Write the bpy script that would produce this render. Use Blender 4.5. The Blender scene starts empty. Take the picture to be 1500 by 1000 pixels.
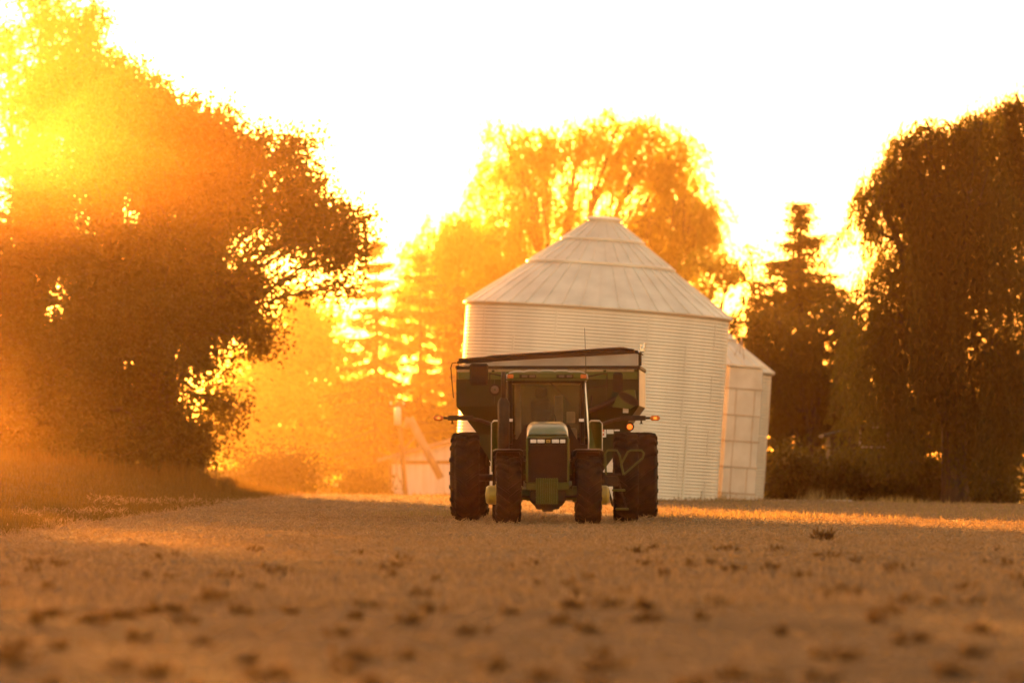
import bpy, math, random
import numpy as np
from mathutils import Vector, Matrix

random.seed(11)
RNG = np.random.default_rng(11)
R = math.radians
S = bpy.context.scene
COL = S.collection
F, HZ, CAMH = 7350.0, 665.0, 1.4          # focal length in photo pixels, horizon row, eye height


def P(px, py, d):
    """A measured point of the photograph at distance d, in metres."""
    return Vector(((px - 750) / F * d, d, CAMH + (HZ - py) / F * d))


# ------------------------------------------------------------------ terrain
def sm(a, b, t):
    t = np.clip((t - a) / (b - a), 0, 1)
    return t * t * (3 - 2 * t)


def vnoise(x, y, seed=0):
    xi, yi = np.floor(x).astype(np.int64), np.floor(y).astype(np.int64)
    fx, fy = x - xi, y - yi
    fx, fy = fx * fx * (3 - 2 * fx), fy * fy * (3 - 2 * fy)

    def h(a, b):
        n = (a * 374761393 + b * 668265263 + seed * 144665) & 0x7FFFFFFF
        n = ((n ^ (n >> 13)) * 1274126177) & 0x7FFFFFFF
        return ((n ^ (n >> 16)) & 0xFFFF) / 65535.0
    return (h(xi, yi) * (1 - fx) * (1 - fy) + h(xi + 1, yi) * fx * (1 - fy)
            + h(xi, yi + 1) * (1 - fx) * fy + h(xi + 1, yi + 1) * fx * fy)


def edge_x(y):
    return -9.1 + (np.clip(y, 40, 260) - 89) * 0.025


def smooth_z(x, y):
    x, y = np.asarray(x, float), np.asarray(y, float)
    t = sm(80, 155, y)
    z = (-0.0145 * np.clip(x, -25, 25) + 0.03) * t
    z = z - 0.022 * np.clip(y - 160, 0, 60)                    # beyond the crest the field falls away
    z = z + 0.006 * np.clip(y - 260, 0, 400)
    b = sm(0, 7.5, edge_x(y) - x)
    z = z + (0.95 * sm(55, 140, y) + 0.022 * np.clip(y - 160, 0, 60) * 0.6) * b
    return z


def ground_z(x, y):
    x, y = np.asarray(x, float), np.asarray(y, float)
    near = 1 - sm(240, 300, y)
    z = smooth_z(x, y)
    z = z + near * (0.050 * (vnoise(x / 3.1, y / 2.7, 3) - .5) + 0.045 * (vnoise(x / 0.8, y / 0.9, 5) - .5)
                    + 0.022 * (vnoise(x / 0.31, y / 0.33, 8) - .5))
    return z


def gz(x, y):
    return float(smooth_z(x, y))


# ------------------------------------------------------------------ materials
def node_mat(name):
    m = bpy.data.materials.new(name)
    m.use_nodes = True
    nt = m.node_tree
    return m, nt, nt.nodes['Principled BSDF'], nt.nodes['Material Output']


def mixed_colour(nt, c1, c2, scale, detail=6, lo=.35, hi=.65, stretch=None, coord='Object'):
    n = nt.nodes
    tc = n.new('ShaderNodeTexCoord')
    src = tc.outputs[coord]
    if stretch:
        mp = n.new('ShaderNodeMapping'); mp.inputs['Scale'].default_value = stretch
        nt.links.new(src, mp.inputs[0]); src = mp.outputs[0]
    no = n.new('ShaderNodeTexNoise'); no.inputs['Scale'].default_value = scale; no.inputs['Detail'].default_value = detail
    nt.links.new(src, no.inputs['Vector'])
    cr = n.new('ShaderNodeValToRGB')
    cr.color_ramp.elements[0].position, cr.color_ramp.elements[1].position = lo, hi
    cr.color_ramp.elements[0].color, cr.color_ramp.elements[1].color = (*c1, 1), (*c2, 1)
    nt.links.new(no.outputs['Fac'], cr.inputs[0])
    return cr.outputs[0], no.outputs['Fac'], src


def mat(name, c1, c2=None, scale=4, rough=.6, metal=0, bump=0, stretch=None, lo=.35, hi=.65, emit=None, es=0, coat=0, spec=None):
    m, nt, b, out = node_mat(name)
    c2 = c2 or tuple(v * .7 for v in c1)
    col, fac, src = mixed_colour(nt, c1, c2, scale, stretch=stretch, lo=lo, hi=hi)
    nt.links.new(col, b.inputs['Base Color'])
    b.inputs['Roughness'].default_value = rough
    b.inputs['Metallic'].default_value = metal
    if spec is not None:
        b.inputs['Specular IOR Level'].default_value = spec
    if coat:
        b.inputs['Coat Weight'].default_value = coat; b.inputs['Coat Roughness'].default_value = .15
    if bump:
        bp = nt.nodes.new('ShaderNodeBump'); bp.inputs['Strength'].default_value = bump; bp.inputs['Distance'].default_value = .02
        nt.links.new(fac, bp.inputs['Height']); nt.links.new(bp.outputs[0], b.inputs['Normal'])
    if emit:
        b.inputs['Emission Color'].default_value = (*emit, 1); b.inputs['Emission Strength'].default_value = es
    return m


def leaf_mat(name, c1, c2, trans, tc, scale=.7, rough=.6):
    """Thin leaf: reflects on the lit side, glows through on the other."""
    m, nt, b, out = node_mat(name)
    n, l = nt.nodes, nt.links
    col, fac, src = mixed_colour(nt, c1, c2, scale, 3, .3, .7)
    geo = n.new('ShaderNodeNewGeometry')
    hs = n.new('ShaderNodeHueSaturation')
    mr = n.new('ShaderNodeMapRange'); mr.inputs['To Min'].default_value = .78; mr.inputs['To Max'].default_value = 1.22
    l.new(geo.outputs['Random Per Island'], mr.inputs[0]); l.new(mr.outputs[0], hs.inputs['Value'])
    l.new(col, hs.inputs['Color']); l.new(hs.outputs[0], b.inputs['Base Color'])
    b.inputs['Roughness'].default_value = rough
    b.inputs['Specular IOR Level'].default_value = .25
    t = n.new('ShaderNodeBsdfTranslucent')
    hs2 = n.new('ShaderNodeHueSaturation'); hs2.inputs['Color'].default_value = (*tc, 1)
    l.new(mr.outputs[0], hs2.inputs['Value']); l.new(hs2.outputs[0], t.inputs[0])
    mx = n.new('ShaderNodeMixShader'); mx.inputs[0].default_value = trans
    l.new(b.outputs[0], mx.inputs[1]); l.new(t.outputs[0], mx.inputs[2]); l.new(mx.outputs[0], out.inputs[0])
    return m


def glass_mat(name, tint, refl):
    m, nt, b, out = node_mat(name)
    n, l = nt.nodes, nt.links
    n.remove(b)
    tr = n.new('ShaderNodeBsdfTransparent'); tr.inputs[0].default_value = (*tint, 1)
    gl = n.new('ShaderNodeBsdfGlossy'); gl.inputs['Roughness'].default_value = .06
    fr = n.new('ShaderNodeFresnel'); fr.inputs[0].default_value = 1.5
    ad = n.new('ShaderNodeMath'); ad.operation = 'ADD'; ad.inputs[1].default_value = refl
    sc_ = n.new('ShaderNodeMath'); sc_.operation = 'MULTIPLY'; sc_.inputs[1].default_value = .3
    l.new(fr.outputs[0], sc_.inputs[0]); l.new(sc_.outputs[0], ad.inputs[0])
    mx = n.new('ShaderNodeMixShader')
    l.new(ad.outputs[0], mx.inputs[0]); l.new(tr.outputs[0], mx.inputs[1]); l.new(gl.outputs[0], mx.inputs[2]); l.new(mx.outputs[0], out.inputs[0])
    return m


M = {}
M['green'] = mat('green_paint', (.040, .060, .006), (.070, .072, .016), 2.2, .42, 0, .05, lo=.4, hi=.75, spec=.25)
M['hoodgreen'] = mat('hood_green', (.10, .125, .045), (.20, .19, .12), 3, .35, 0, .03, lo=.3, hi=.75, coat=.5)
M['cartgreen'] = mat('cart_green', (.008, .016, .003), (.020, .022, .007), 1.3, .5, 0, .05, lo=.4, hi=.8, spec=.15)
M['yellow'] = mat('yellow_paint', (.50, .32, .035), (.30, .20, .05), 5, .45, 0, .05)
M['black'] = mat('black_plastic', (.0055, .0040, .0030), (.012, .008, .005), 6, .5, 0, .05, spec=.12)
M['darksteel'] = mat('dark_steel', (.013, .010, .008), (.030, .020, .012), 5, .55, 0, .1, spec=.2)
M['tyre'] = mat('tyre_rubber', (.007, .0045, .003), (.030, .017, .008), 4, .85, 0, .2, lo=.45, hi=.75, spec=.15)
M['galv'] = mat('galvanized_sheet', (.80, .74, .66), (.66, .60, .53), .9, .5, .15, 0, stretch=(1, 1, .25))
M['galvroof'] = mat('galvanized_roof', (.76, .69, .60), (.62, .55, .47), 1.1, .5, .15, 0)
M['rust'] = mat('rusty_steel', (.36, .25, .17), (.48, .40, .33), 2, .7, .1, .1)
M['stiff'] = mat('stiffener_steel', (.50, .44, .38), (.40, .32, .25), 2, .7)
M['farmsteel'] = mat('faded_steel', (.30, .25, .20), (.22, .17, .13), 2, .7, .1)
M['panel'] = mat('door_panel_sheet', (.62, .59, .56), (.52, .48, .44), 1.5, .55, .1)
M['whiteboard'] = mat('pale_board', (.34, .31, .28), (.26, .23, .20), 2, .55)
M['yellowtan'] = mat('faded_strip', (.30, .24, .14), (.20, .15, .08), 3, .6)
M['tarp'] = mat('black_tarp', (.008, .006, .005), (.02, .014, .010), 2, .6, 0, .15, spec=.2)
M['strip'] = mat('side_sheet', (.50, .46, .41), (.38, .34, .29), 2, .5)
M['amber'] = mat('amber_lens', (.5, .12, .01), (.35, .07, .01), 30, .3, emit=(1, .18, .01), es=.015)
M['amberlit'] = mat('amber_lit', (.5, .12, .01), (.4, .1, .01), 30, .3, emit=(1, .22, .02), es=.3)
M['redlit'] = mat('red_lit', (.5, .03, .01), (.4, .02, .01), 30, .3, emit=(1, .14, .01), es=.35)
M['lens'] = mat('clear_lens', (.70, .70, .70), (.55, .55, .55), 30, .2)
M['dimlens'] = mat('dim_lens', (.07, .05, .035), (.05, .035, .025), 30, .3)
M['decal'] = mat('decal_white', (.75, .74, .72), (.65, .64, .62), 20, .5)
M['decalred'] = mat('decal_red', (.45, .08, .04), (.35, .06, .03), 20, .5)
M['seat'] = mat('seat_cloth', (.010, .007, .004), (.018, .012, .007), 9, .9, spec=.1)
M['trim'] = mat('cab_trim', (.15, .11, .065), (.10, .075, .045), 5, .8)
M['chrome'] = mat('bright_trim', (.75, .74, .72), (.65, .64, .6), 9, .25, .6)
M['glass'] = glass_mat('cab_glass', (.80, .76, .66), 0.0)
M['wood'] = mat('weathered_wood', (.12, .085, .055), (.07, .05, .035), 2, .85, 0, .2, stretch=(6, 6, .5))
M['darkwood'] = mat('dark_boards', (.035, .026, .018), (.022, .016, .012), 2, .9, 0, .2, stretch=(6, 6, .5))
M['whitewall'] = mat('white_siding', (.72, .70, .66), (.58, .55, .50), 1.2, .7, stretch=(5, 5, .4))
M['shedroof'] = mat('shed_roof', (.22, .17, .13), (.30, .26, .22), 2, .6, .2)
M['concrete'] = mat('concrete', (.48, .46, .43), (.36, .34, .31), 3, .85, 0, .1)
M['bark'] = mat('bark', (.055, .042, .030), (.035, .026, .019), 3, .9, 0, .4, stretch=(4, 4, .7))
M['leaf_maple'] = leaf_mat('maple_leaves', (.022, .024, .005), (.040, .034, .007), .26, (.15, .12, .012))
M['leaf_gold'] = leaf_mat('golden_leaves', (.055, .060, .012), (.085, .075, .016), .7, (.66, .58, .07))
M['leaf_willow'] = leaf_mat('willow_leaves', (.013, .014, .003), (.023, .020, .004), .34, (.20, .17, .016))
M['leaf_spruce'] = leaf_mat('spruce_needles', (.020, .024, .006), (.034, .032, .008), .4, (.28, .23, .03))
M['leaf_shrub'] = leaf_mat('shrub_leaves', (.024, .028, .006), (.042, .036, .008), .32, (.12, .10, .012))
M['grass'] = leaf_mat('verge_grass', (.055, .034, .008), (.095, .054, .014), .35, (.20, .13, .025))
M['dry'] = leaf_mat('dry_weeds', (.24, .17, .075), (.15, .12, .05), .3, (.42, .30, .11))
M['straw'] = leaf_mat('straw', (.31, .20, .115), (.21, .13, .068), .3, (.34, .22, .10), scale=.35, rough=.7)
M['clump'] = leaf_mat('weed_clump', (.15, .075, .026), (.10, .050, .017), .35, (.18, .10, .026))


def field_mat():
    m, nt, b, out = node_mat('stubble_field')
    n, l = nt.nodes, nt.links
    c_fine, f_fine, src = mixed_colour(nt, (.12, .072, .032), (.28, .175, .092), 7, 8, .38, .62)
    c_big, f_big, _ = mixed_colour(nt, (.11, .066, .030), (.26, .165, .086), .42, 5, .35, .66)
    mx = n.new('ShaderNodeMix'); mx.data_type = 'RGBA'; mx.inputs[0].default_value = .5
    l.new(c_fine, mx.inputs[6]); l.new(c_big, mx.inputs[7])
    # grassy verge on the left of the field's edge
    at = n.new('ShaderNodeAttribute'); at.attribute_name = 'verge'
    c_v, _, _ = mixed_colour(nt, (.065, .042, .011), (.12, .07, .022), 1.4, 6, .35, .65)
    mv = n.new('ShaderNodeMix'); mv.data_type = 'RGBA'
    l.new(at.outputs['Fac'], mv.inputs[0]); l.new(mx.outputs[2], mv.inputs[6]); l.new(c_v, mv.inputs[7])
    # the near strip was worked bare: more soil, less chaff
    at2 = n.new('ShaderNodeAttribute'); at2.attribute_name = 'soil'
    c_s, _, _ = mixed_colour(nt, (.026, .011, .003), (.088, .040, .012), 1.6, 10, .38, .64)
    ms = n.new('ShaderNodeMix'); ms.data_type = 'RGBA'
    l.new(at2.outputs['Fac'], ms.inputs[0]); l.new(mv.outputs[2], ms.inputs[6]); l.new(c_s, ms.inputs[7])
    l.new(ms.outputs[2], b.inputs['Base Color'])
    b.inputs['Roughness'].default_value = 1
    b.inputs['Specular IOR Level'].default_value = .1
    bp = n.new('ShaderNodeBump'); bp.inputs['Strength'].default_value = .8; bp.inputs['Distance'].default_value = .05
    l.new(f_fine, bp.inputs['Height']); l.new(bp.outputs[0], b.inputs['Normal'])
    return m


M['field'] = field_mat()

# ------------------------------------------------------------------ mesh helpers


class MB:
    def __init__(self):
        self.v, self.f = [], []

    def add(self, verts, faces):
        o = len(self.v)
        self.v += [tuple(p) for p in verts]
        self.f += [tuple(i + o for i in q) for q in faces]
        return self

    def box(self, x0, x1, y0, y1, z0, z1, bev=0, mtx=None):
        if bev:
            b = min(bev, (x1 - x0) * .45, (y1 - y0) * .45, (z1 - z0) * .45)
            vs, idx = [], {}
            for sx in (0, 1):
                for sy in (0, 1):
                    for sz in (0, 1):
                        X, Y, Z = (x1 if sx else x0), (y1 if sy else y0), (z1 if sz else z0)
                        bx, by, bz = (-b if sx else b), (-b if sy else b), (-b if sz else b)
                        for k, p in enumerate(((X, Y + by, Z + bz), (X + bx, Y, Z + bz), (X + bx, Y + by, Z))):
                            idx[sx, sy, sz, k] = len(vs); vs.append(p)
            fs = []
            for a in (0, 1):
                fs.append([idx[a, 0, 0, 0], idx[a, 1, 0, 0], idx[a, 1, 1, 0], idx[a, 0, 1, 0]])
                fs.append([idx[0, a, 0, 1], idx[1, a, 0, 1], idx[1, a, 1, 1], idx[0, a, 1, 1]])
                fs.append([idx[0, 0, a, 2], idx[1, 0, a, 2], idx[1, 1, a, 2], idx[0, 1, a, 2]])
                for c in (0, 1):
                    fs.append([idx[0, a, c, 1], idx[1, a, c, 1], idx[1, a, c, 2], idx[0, a, c, 2]])
                    fs.append([idx[a, 0, c, 0], idx[a, 1, c, 0], idx[a, 1, c, 2], idx[a, 0, c, 2]])
                    fs.append([idx[a, c, 0, 0], idx[a, c, 1, 0], idx[a, c, 1, 1], idx[a, c, 0, 1]])
                    for d in (0, 1):
                        fs.append([idx[a, c, d, 0], idx[a, c, d, 1], idx[a, c, d, 2]])
        else:
            vs = [(x, y, z) for x in (x0, x1) for y in (y0, y1) for z in (z0, z1)]
            fs = [(0, 1, 3, 2), (4, 6, 7, 5), (0, 4, 5, 1), (2, 3, 7, 6), (0, 2, 6, 4), (1, 5, 7, 3)]
        if mtx:
            vs = [mtx @ Vector(p) for p in vs]
        return self.add(vs, fs)

    def tube(self, pts, rad, n=8, cap=True):
        pts = [Vector(p) for p in pts]
        if not hasattr(rad, '__len__'):
            rad = [rad] * len(pts)
        vs, fs = [], []
        side = None
        for i, p in enumerate(pts):
            t = (pts[min(i + 1, len(pts) - 1)] - pts[max(i - 1, 0)])
            t = t.normalized() if t.length > 1e-9 else Vector((0, 0, 1))
            if side is None:
                side = t.cross(Vector((0, 0, 1)) if abs(t.z) < .9 else Vector((1, 0, 0))).normalized()
            side = (side - t * side.dot(t))
            side = side.normalized() if side.length > 1e-6 else t.orthogonal().normalized()
            up = t.cross(side)
            for k in range(n):
                a = 2 * math.pi * k / n
                vs.append(p + (side * math.cos(a) + up * math.sin(a)) * rad[i])
        for i in range(len(pts) - 1):
            for k in range(n):
                fs.append((i * n + k, i * n + (k + 1) % n, (i + 1) * n + (k + 1) % n, (i + 1) * n + k))
        if cap:
            fs.append(tuple(range(n))[::-1]); fs.append(tuple((len(pts) - 1) * n + k for k in range(n)))
        return self.add(vs, fs)

    def lathe(self, prof, n=32, axis='z', c=(0, 0, 0), cap=False):
        """prof: (radius, height along the axis)"""
        vs, fs = [], []
        for r, h in prof:
            for k in range(n):
                a = 2 * math.pi * k / n
                u, w = r * math.cos(a), r * math.sin(a)
                vs.append((c[0] + h, c[1] + u, c[2] + w) if axis == 'x' else (c[0] + u, c[1] + h, c[2] + w) if axis == 'y' else (c[0] + u, c[1] + w, c[2] + h))
        for i in range(len(prof) - 1):
            for k in range(n):
                fs.append((i * n + k, i * n + (k + 1) % n, (i + 1) * n + (k + 1) % n, (i + 1) * n + k))
        if cap:
            fs.append(tuple(range(n))); fs.append(tuple((len(prof) - 1) * n + k for k in range(n)))
        return self.add(vs, fs)

    def prism(self, poly, y0, y1):
        """poly in (x, z), drawn out along y"""
        n = len(poly)
        vs = [(x, y0, z) for x, z in poly] + [(x, y1, z) for x, z in poly]
        fs = [tuple(range(n)), tuple(range(2 * n - 1, n - 1, -1))] + [(i, (i + 1) % n, n + (i + 1) % n, n + i) for i in range(n)]
        return self.add(vs, fs)

    def build(self, name, material, parent=None, smooth=False):
        me = bpy.data.meshes.new(name)
        me.from_pydata(self.v, [], self.f)
        if smooth:
            me.polygons.foreach_set('use_smooth', [True] * len(me.polygons))
        me.materials.append(material)
        me.update()
        o = bpy.data.objects.new(name, me)
        COL.objects.link(o)
        if parent:
            o.parent = parent
        return o


def quads_obj(name, v, material, parent=None, k=4):
    n = len(v) // k
    me = bpy.data.meshes.new(name)
    me.vertices.add(n * k); me.vertices.foreach_set('co', np.ascontiguousarray(v, dtype=np.float32).ravel())
    me.loops.add(n * k); me.loops.foreach_set('vertex_index', np.arange(n * k, dtype=np.int32))
    me.polygons.add(n); me.polygons.foreach_set('loop_start', np.arange(0, n * k, k, dtype=np.int32))
    me.update(calc_edges=True)
    me.materials.append(material)
    o = bpy.data.objects.new(name, me)
    COL.objects.link(o)
    if parent:
        o.parent = parent
    return o


def thing(name, label, cat, loc=(0, 0, 0), rot=(0, 0, 0), group=None):
    o = bpy.data.objects.new(name, None)
    COL.objects.link(o)
    o.location, o.rotation_euler = loc, rot
    tag(o, label, cat, group)
    return o


def tag(o, label=None, cat=None, group=None, kind=None):
    for k, v in (('label', label), ('category', cat), ('group', group), ('kind', kind)):
        if v:
            o[k] = v
    return o


def dup(o, parent, loc=None, rz=None):
    c = o.copy(); COL.objects.link(c); c.parent = parent
    if loc is not None:
        c.location = loc
    if rz is not None:
        c.rotation_euler.z = rz
    for ch in list(o.children):
        dup(ch, c)
    return c


def rhombus(pos, d, side, L, W):
    """Leaf-shaped quads."""
    L, W = L[:, None], W[:, None]
    a = pos; b = pos + d * L * .42 + side * W * .5; c = pos + d * L; e = pos + d * L * .42 - side * W * .5
    return np.stack([a, b, c, e], 1).reshape(-1, 3)


def unit(v):
    return v / np.maximum(np.linalg.norm(v, axis=1, keepdims=True), 1e-9)


# ------------------------------------------------------------------ camera, sun, sky
cam = bpy.data.cameras.new('camera')
cam.sensor_width = 36; cam.lens = F / 1500 * 36
cam.clip_start, cam.clip_end = .5, 5000
co = bpy.data.objects.new('camera', cam); COL.objects.link(co)
co.location = (0, 0, CAMH); co.rotation_euler = (math.pi / 2 + math.atan((HZ - 500) / F), 0, 0)
cam.dof.use_dof = True; cam.dof.focus_distance = 102; cam.dof.aperture_fstop = 1.35
S.camera = co

SUN_AZ, SUN_EL = -12.5, 4.8                      # degrees right of the view axis, above the horizon
sun = bpy.data.lights.new('sun', 'SUN')
sun.energy = 5.0; sun.angle = R(.5); sun.color = (1, .36, .045)
so = bpy.data.objects.new('sun', sun); COL.objects.link(so)
sd = Vector((math.sin(R(SUN_AZ)) * math.cos(R(SUN_EL)), math.cos(R(SUN_AZ)) * math.cos(R(SUN_EL)), math.sin(R(SUN_EL))))
so.rotation_euler = sd.to_track_quat('Z', 'Y').to_euler()
so.location = sd * 100

world = bpy.data.worlds.new("World"); S.world = world; world.use_nodes = True
wn = world.node_tree
sky = wn.nodes.new('ShaderNodeTexSky'); sky.sky_type = 'NISHITA'; sky.sun_disc = False
sky.sun_elevation = R(SUN_EL); sky.sun_rotation = R(SUN_AZ)
sky.air_density, sky.dust_density, sky.ozone_density = 1, 1.5, 1
warm = wn.nodes.new('ShaderNodeMix'); warm.data_type = 'RGBA'; warm.blend_type = 'MULTIPLY'   # daylight film at sundown: warm balance
warm.inputs[0].default_value = 1; warm.inputs[7].default_value = (1.05, .635, .37, 1)
wn.links.new(sky.outputs[0], warm.inputs[6]); wn.links.new(warm.outputs[2], wn.nodes['Background'].inputs[0])
wn.nodes['Background'].inputs[1].default_value = .15
S.view_settings.view_transform = 'Standard'; S.view_settings.look = 'None'
S.view_settings.exposure = 2.7; S.view_settings.gamma = 1

# ------------------------------------------------------------------ haze
hz = MB().box(-330, 330, -40, 690, -4.0, 32).build('haze', None)
hm = bpy.data.materials.new('haze_air'); hm.use_nodes = True
hn = hm.node_tree; hn.nodes.remove(hn.nodes['Principled BSDF'])
pv = hn.nodes.new('ShaderNodeVolumePrincipled')
pv.inputs['Color'].default_value = (1, .62, .28, 1)
pv.inputs['Density'].default_value = 5.0e-5
pv.inputs['Anisotropy'].default_value = .945
hn.links.new(pv.outputs[0], hn.nodes['Material Output'].inputs['Volume'])
hz.data.materials.clear(); hz.data.materials.append(hm)


def dust_cloud(name, label, c, r, density, seed, colour=None):
    """Dust hanging over the yard: a soft lumpy closed body of even thin air, thinning out at its rim."""
    mb = MB()
    nu, nv = 40, 20
    vs = []
    for i in range(nv + 1):
        th = math.pi * i / nv
        for k in range(nu):
            a = 2 * math.pi * k / nu
            d = Vector((math.sin(th) * math.cos(a), math.sin(th) * math.sin(a), math.cos(th)))
            w = 1 + .16 * math.sin(3 * a + seed) * math.sin(th) + .10 * math.sin(5 * a + 2.3 * seed + 2 * th) * math.sin(th)
            vs.append((c[0] + d.x * r[0] * w, c[1] + d.y * r[1] * w, max(c[2] + d.z * r[2] * w, -3.4)))
    fs = [(i * nu + k, (i + 1) * nu + k, (i + 1) * nu + (k + 1) % nu, i * nu + (k + 1) % nu) for i in range(nv) for k in range(nu)]
    o = mb.add(vs, fs).build(name, None, None, True)
    m = hm.copy(); m.name = name + '_air'
    v = [q for q in m.node_tree.nodes if q.type == 'PRINCIPLED_VOLUME'][0]
    v.inputs['Density'].default_value = density
    if colour:
        v.inputs['Color'].default_value = (*colour, 1)
    o.data.materials.clear(); o.data.materials.append(m)
    tag(o, label, kind='stuff')


dust_cloud('dust', 'sunlit dust drifting between the left trees and the silo', (-5.0, 205, 2.5), (20, 70, 14), 5.0e-4, 1.0, (1, .72, .38))
dust_cloud('dust', 'thin dust hanging in front of the left trees', (-21, 122, 4.0), (16, 44, 15), 4.8e-4, 2.0)
tag(hz, 'golden dusty evening air filling the whole field', kind='stuff')

# ------------------------------------------------------------------ ground sheet


def axis_pts(a, b, step, lo, hi):
    core = np.arange(a, b + step * .5, step)
    left, x, s = [], a, step
    while x > lo:
        s *= 1.35; x -= s; left.append(max(x, lo))
    right, x, s = [], b, step
    while x < hi:
        s *= 1.35; x += s; right.append(min(x, hi))
    return np.array(left[::-1] + list(core) + right)


gx, gy = axis_pts(-24, 26, .26, -320, 320), axis_pts(24, 178, .3, -35, 680)
XX, YY = np.meshgrid(gx, gy)
ZZ = ground_z(XX, YY)
me = bpy.data.meshes.new('field')
nx, ny = len(gx), len(gy)
vv = np.stack([XX, YY, ZZ], -1).reshape(-1, 3)
ii = (np.arange(ny - 1)[:, None] * nx + np.arange(nx - 1)[None, :]).ravel()
loops = np.stack([ii, ii + 1, ii + 1 + nx, ii + nx], 1).ravel().astype(np.int32)
me.vertices.add(len(vv)); me.vertices.foreach_set('co', vv.astype(np.float32).ravel())
me.loops.add(len(loops)); me.loops.foreach_set('vertex_index', loops)
me.polygons.add(len(ii)); me.polygons.foreach_set('loop_start', np.arange(0, len(loops), 4, dtype=np.int32))
me.polygons.foreach_set('use_smooth', np.ones(len(ii), dtype=bool))
me.update(calc_edges=True)
vx, vy = vv[:, 0], vv[:, 1]
wob = 1.6 * (vnoise(vx / 2.2, vy / 6.0, 21) - .5)
verge = sm(-.3, .7, edge_x(vy) - vx + wob) * sm(60, 80, vy)
verge = np.maximum(verge, sm(176, 196, vy))
soil = 1 - sm(62, 80, vy + 10 * (vnoise(vx / 4, vy / 8, 30) - .5))
a = me.attributes.new('verge', 'FLOAT', 'POINT'); a.data.foreach_set('value', verge.astype(np.float32))
a = me.attributes.new('soil', 'FLOAT', 'POINT'); a.data.foreach_set('value', (soil * .85).astype(np.float32))
me.materials.append(M['field'])
field = bpy.data.objects.new('field', me); COL.objects.link(field)
tag(field, 'harvested stubble field with a grassy bank along its edge', kind='structure')


def scatter(n, y0, y1, power=1.0):
    """Ground points, even in the picture rather than per square metre."""
    u = RNG.random(n)
    y = 1 / ((1 / y0) ** power * (1 - u) + (1 / y1) ** power * u) ** (1 / power)
    hw = y * 860 / F + 3
    x = (RNG.random(n) * 2 - 1) * hw
    return x, y


def lying(x, y, L, W, tilt, lift=.01):
    n = len(x)
    az = RNG.random(n) * 2 * np.pi
    el = tilt
    d = np.stack([np.cos(az) * np.cos(el), np.sin(az) * np.cos(el), np.sin(el)], 1)
    side = unit(np.cross(d, unit(RNG.normal(size=(n, 3)))))
    pos = np.stack([x, y, ground_z(x, y) + lift], 1)
    return rhombus(pos, d, side, L, W)


# chaff and straw on the field
n = 290000
x, y = scatter(n, 27, 172, .55)
keep = (x > edge_x(y) + RNG.normal(size=n) * .3) | (y < 70)
keep &= RNG.random(n) < (.03 + .82 * sm(58, 84, y)) * (.6 + .8 * vnoise(x / 1.3, y / 2.1, 4))
x, y = x[keep], y[keep]; n = len(x)
L = RNG.uniform(.05, .22, n); W = RNG.uniform(.012, .032, n)
tilt = np.abs(RNG.normal(size=n)) * .35
st = lying(x, y, L, W, tilt)
# standing stalk stubs
n2 = 42000
x2, y2 = scatter(n2, 45, 170, .55)
k2 = x2 > edge_x(y2) + .2
x2, y2 = x2[k2], y2[k2]
st2 = lying(x2, y2, RNG.uniform(.05, .15, len(x2)), RNG.uniform(.010, .022, len(x2)), RNG.uniform(.7, 1.5, len(x2)), 0)
# pale windrows left on the bank
wr = []
for (pxa, pya, pxb, pyb, cnt) in ((130, 741, 300, 726, 500), (20, 762, 190, 752, 350), (60, 776, 130, 773, 260), (300, 728, 420, 716, 220)):
    t = RNG.random(cnt)
    px, py = pxa + (pxb - pxa) * t, pya + (pyb - pya) * t + RNG.normal(size=cnt) * 2.6
    d = 150 - (py - 700) * .72
    xx = (px - 750) / F * d
    wr.append(lying(xx, d + RNG.normal(size=cnt) * .25, RNG.uniform(.08, .25, cnt), RNG.uniform(.015, .04, cnt), np.abs(RNG.normal(size=cnt)) * .4, .04))
tag(quads_obj('straw', np.concatenate([st, st2] + wr), M['straw']), 'pale chopped straw and stubs strewn over the field', kind='stuff')

# low dark weed clumps in the near field
cl = []
for i in range(260):
    x, y = scatter(1, 29, 74, .35)
    x, y = float(x[0]), float(y[0])
    s = random.uniform(.018, .055) * (1.6 if random.random() < .15 else 1)
    k = int(70 * s / .1) + 4
    px = x + RNG.normal(size=k) * s; py = y + RNG.normal(size=k) * s
    v = lying(px, py, RNG.uniform(.05, .13, k), RNG.uniform(.025, .06, k), RNG.uniform(.1, 1.3, k), RNG.random(k) * s * .5)
    cl.append(v)
tag(quads_obj('weeds', np.concatenate(cl), M['clump']), 'small dark weed clumps dotting the near soil', kind='stuff')


def blades(x, y, h, w, lean=.25):
    n = len(x)
    az = RNG.random(n) * 2 * np.pi; el = np.pi / 2 - np.abs(RNG.normal(size=n)) * lean
    d = np.stack([np.cos(az) * np.cos(el), np.sin(az) * np.cos(el), np.sin(el)], 1)
    side = unit(np.cross(d, unit(RNG.normal(size=(n, 3)))))
    pos = np.stack([x, y, ground_z(x, y) - .01], 1)
    L, W = h[:, None], w[:, None]
    return np.stack([pos - side * W * .5, pos + side * W * .5, pos + d * L * .6 + side * W * .3, pos + d * L], 1).reshape(-1, 3)


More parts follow.
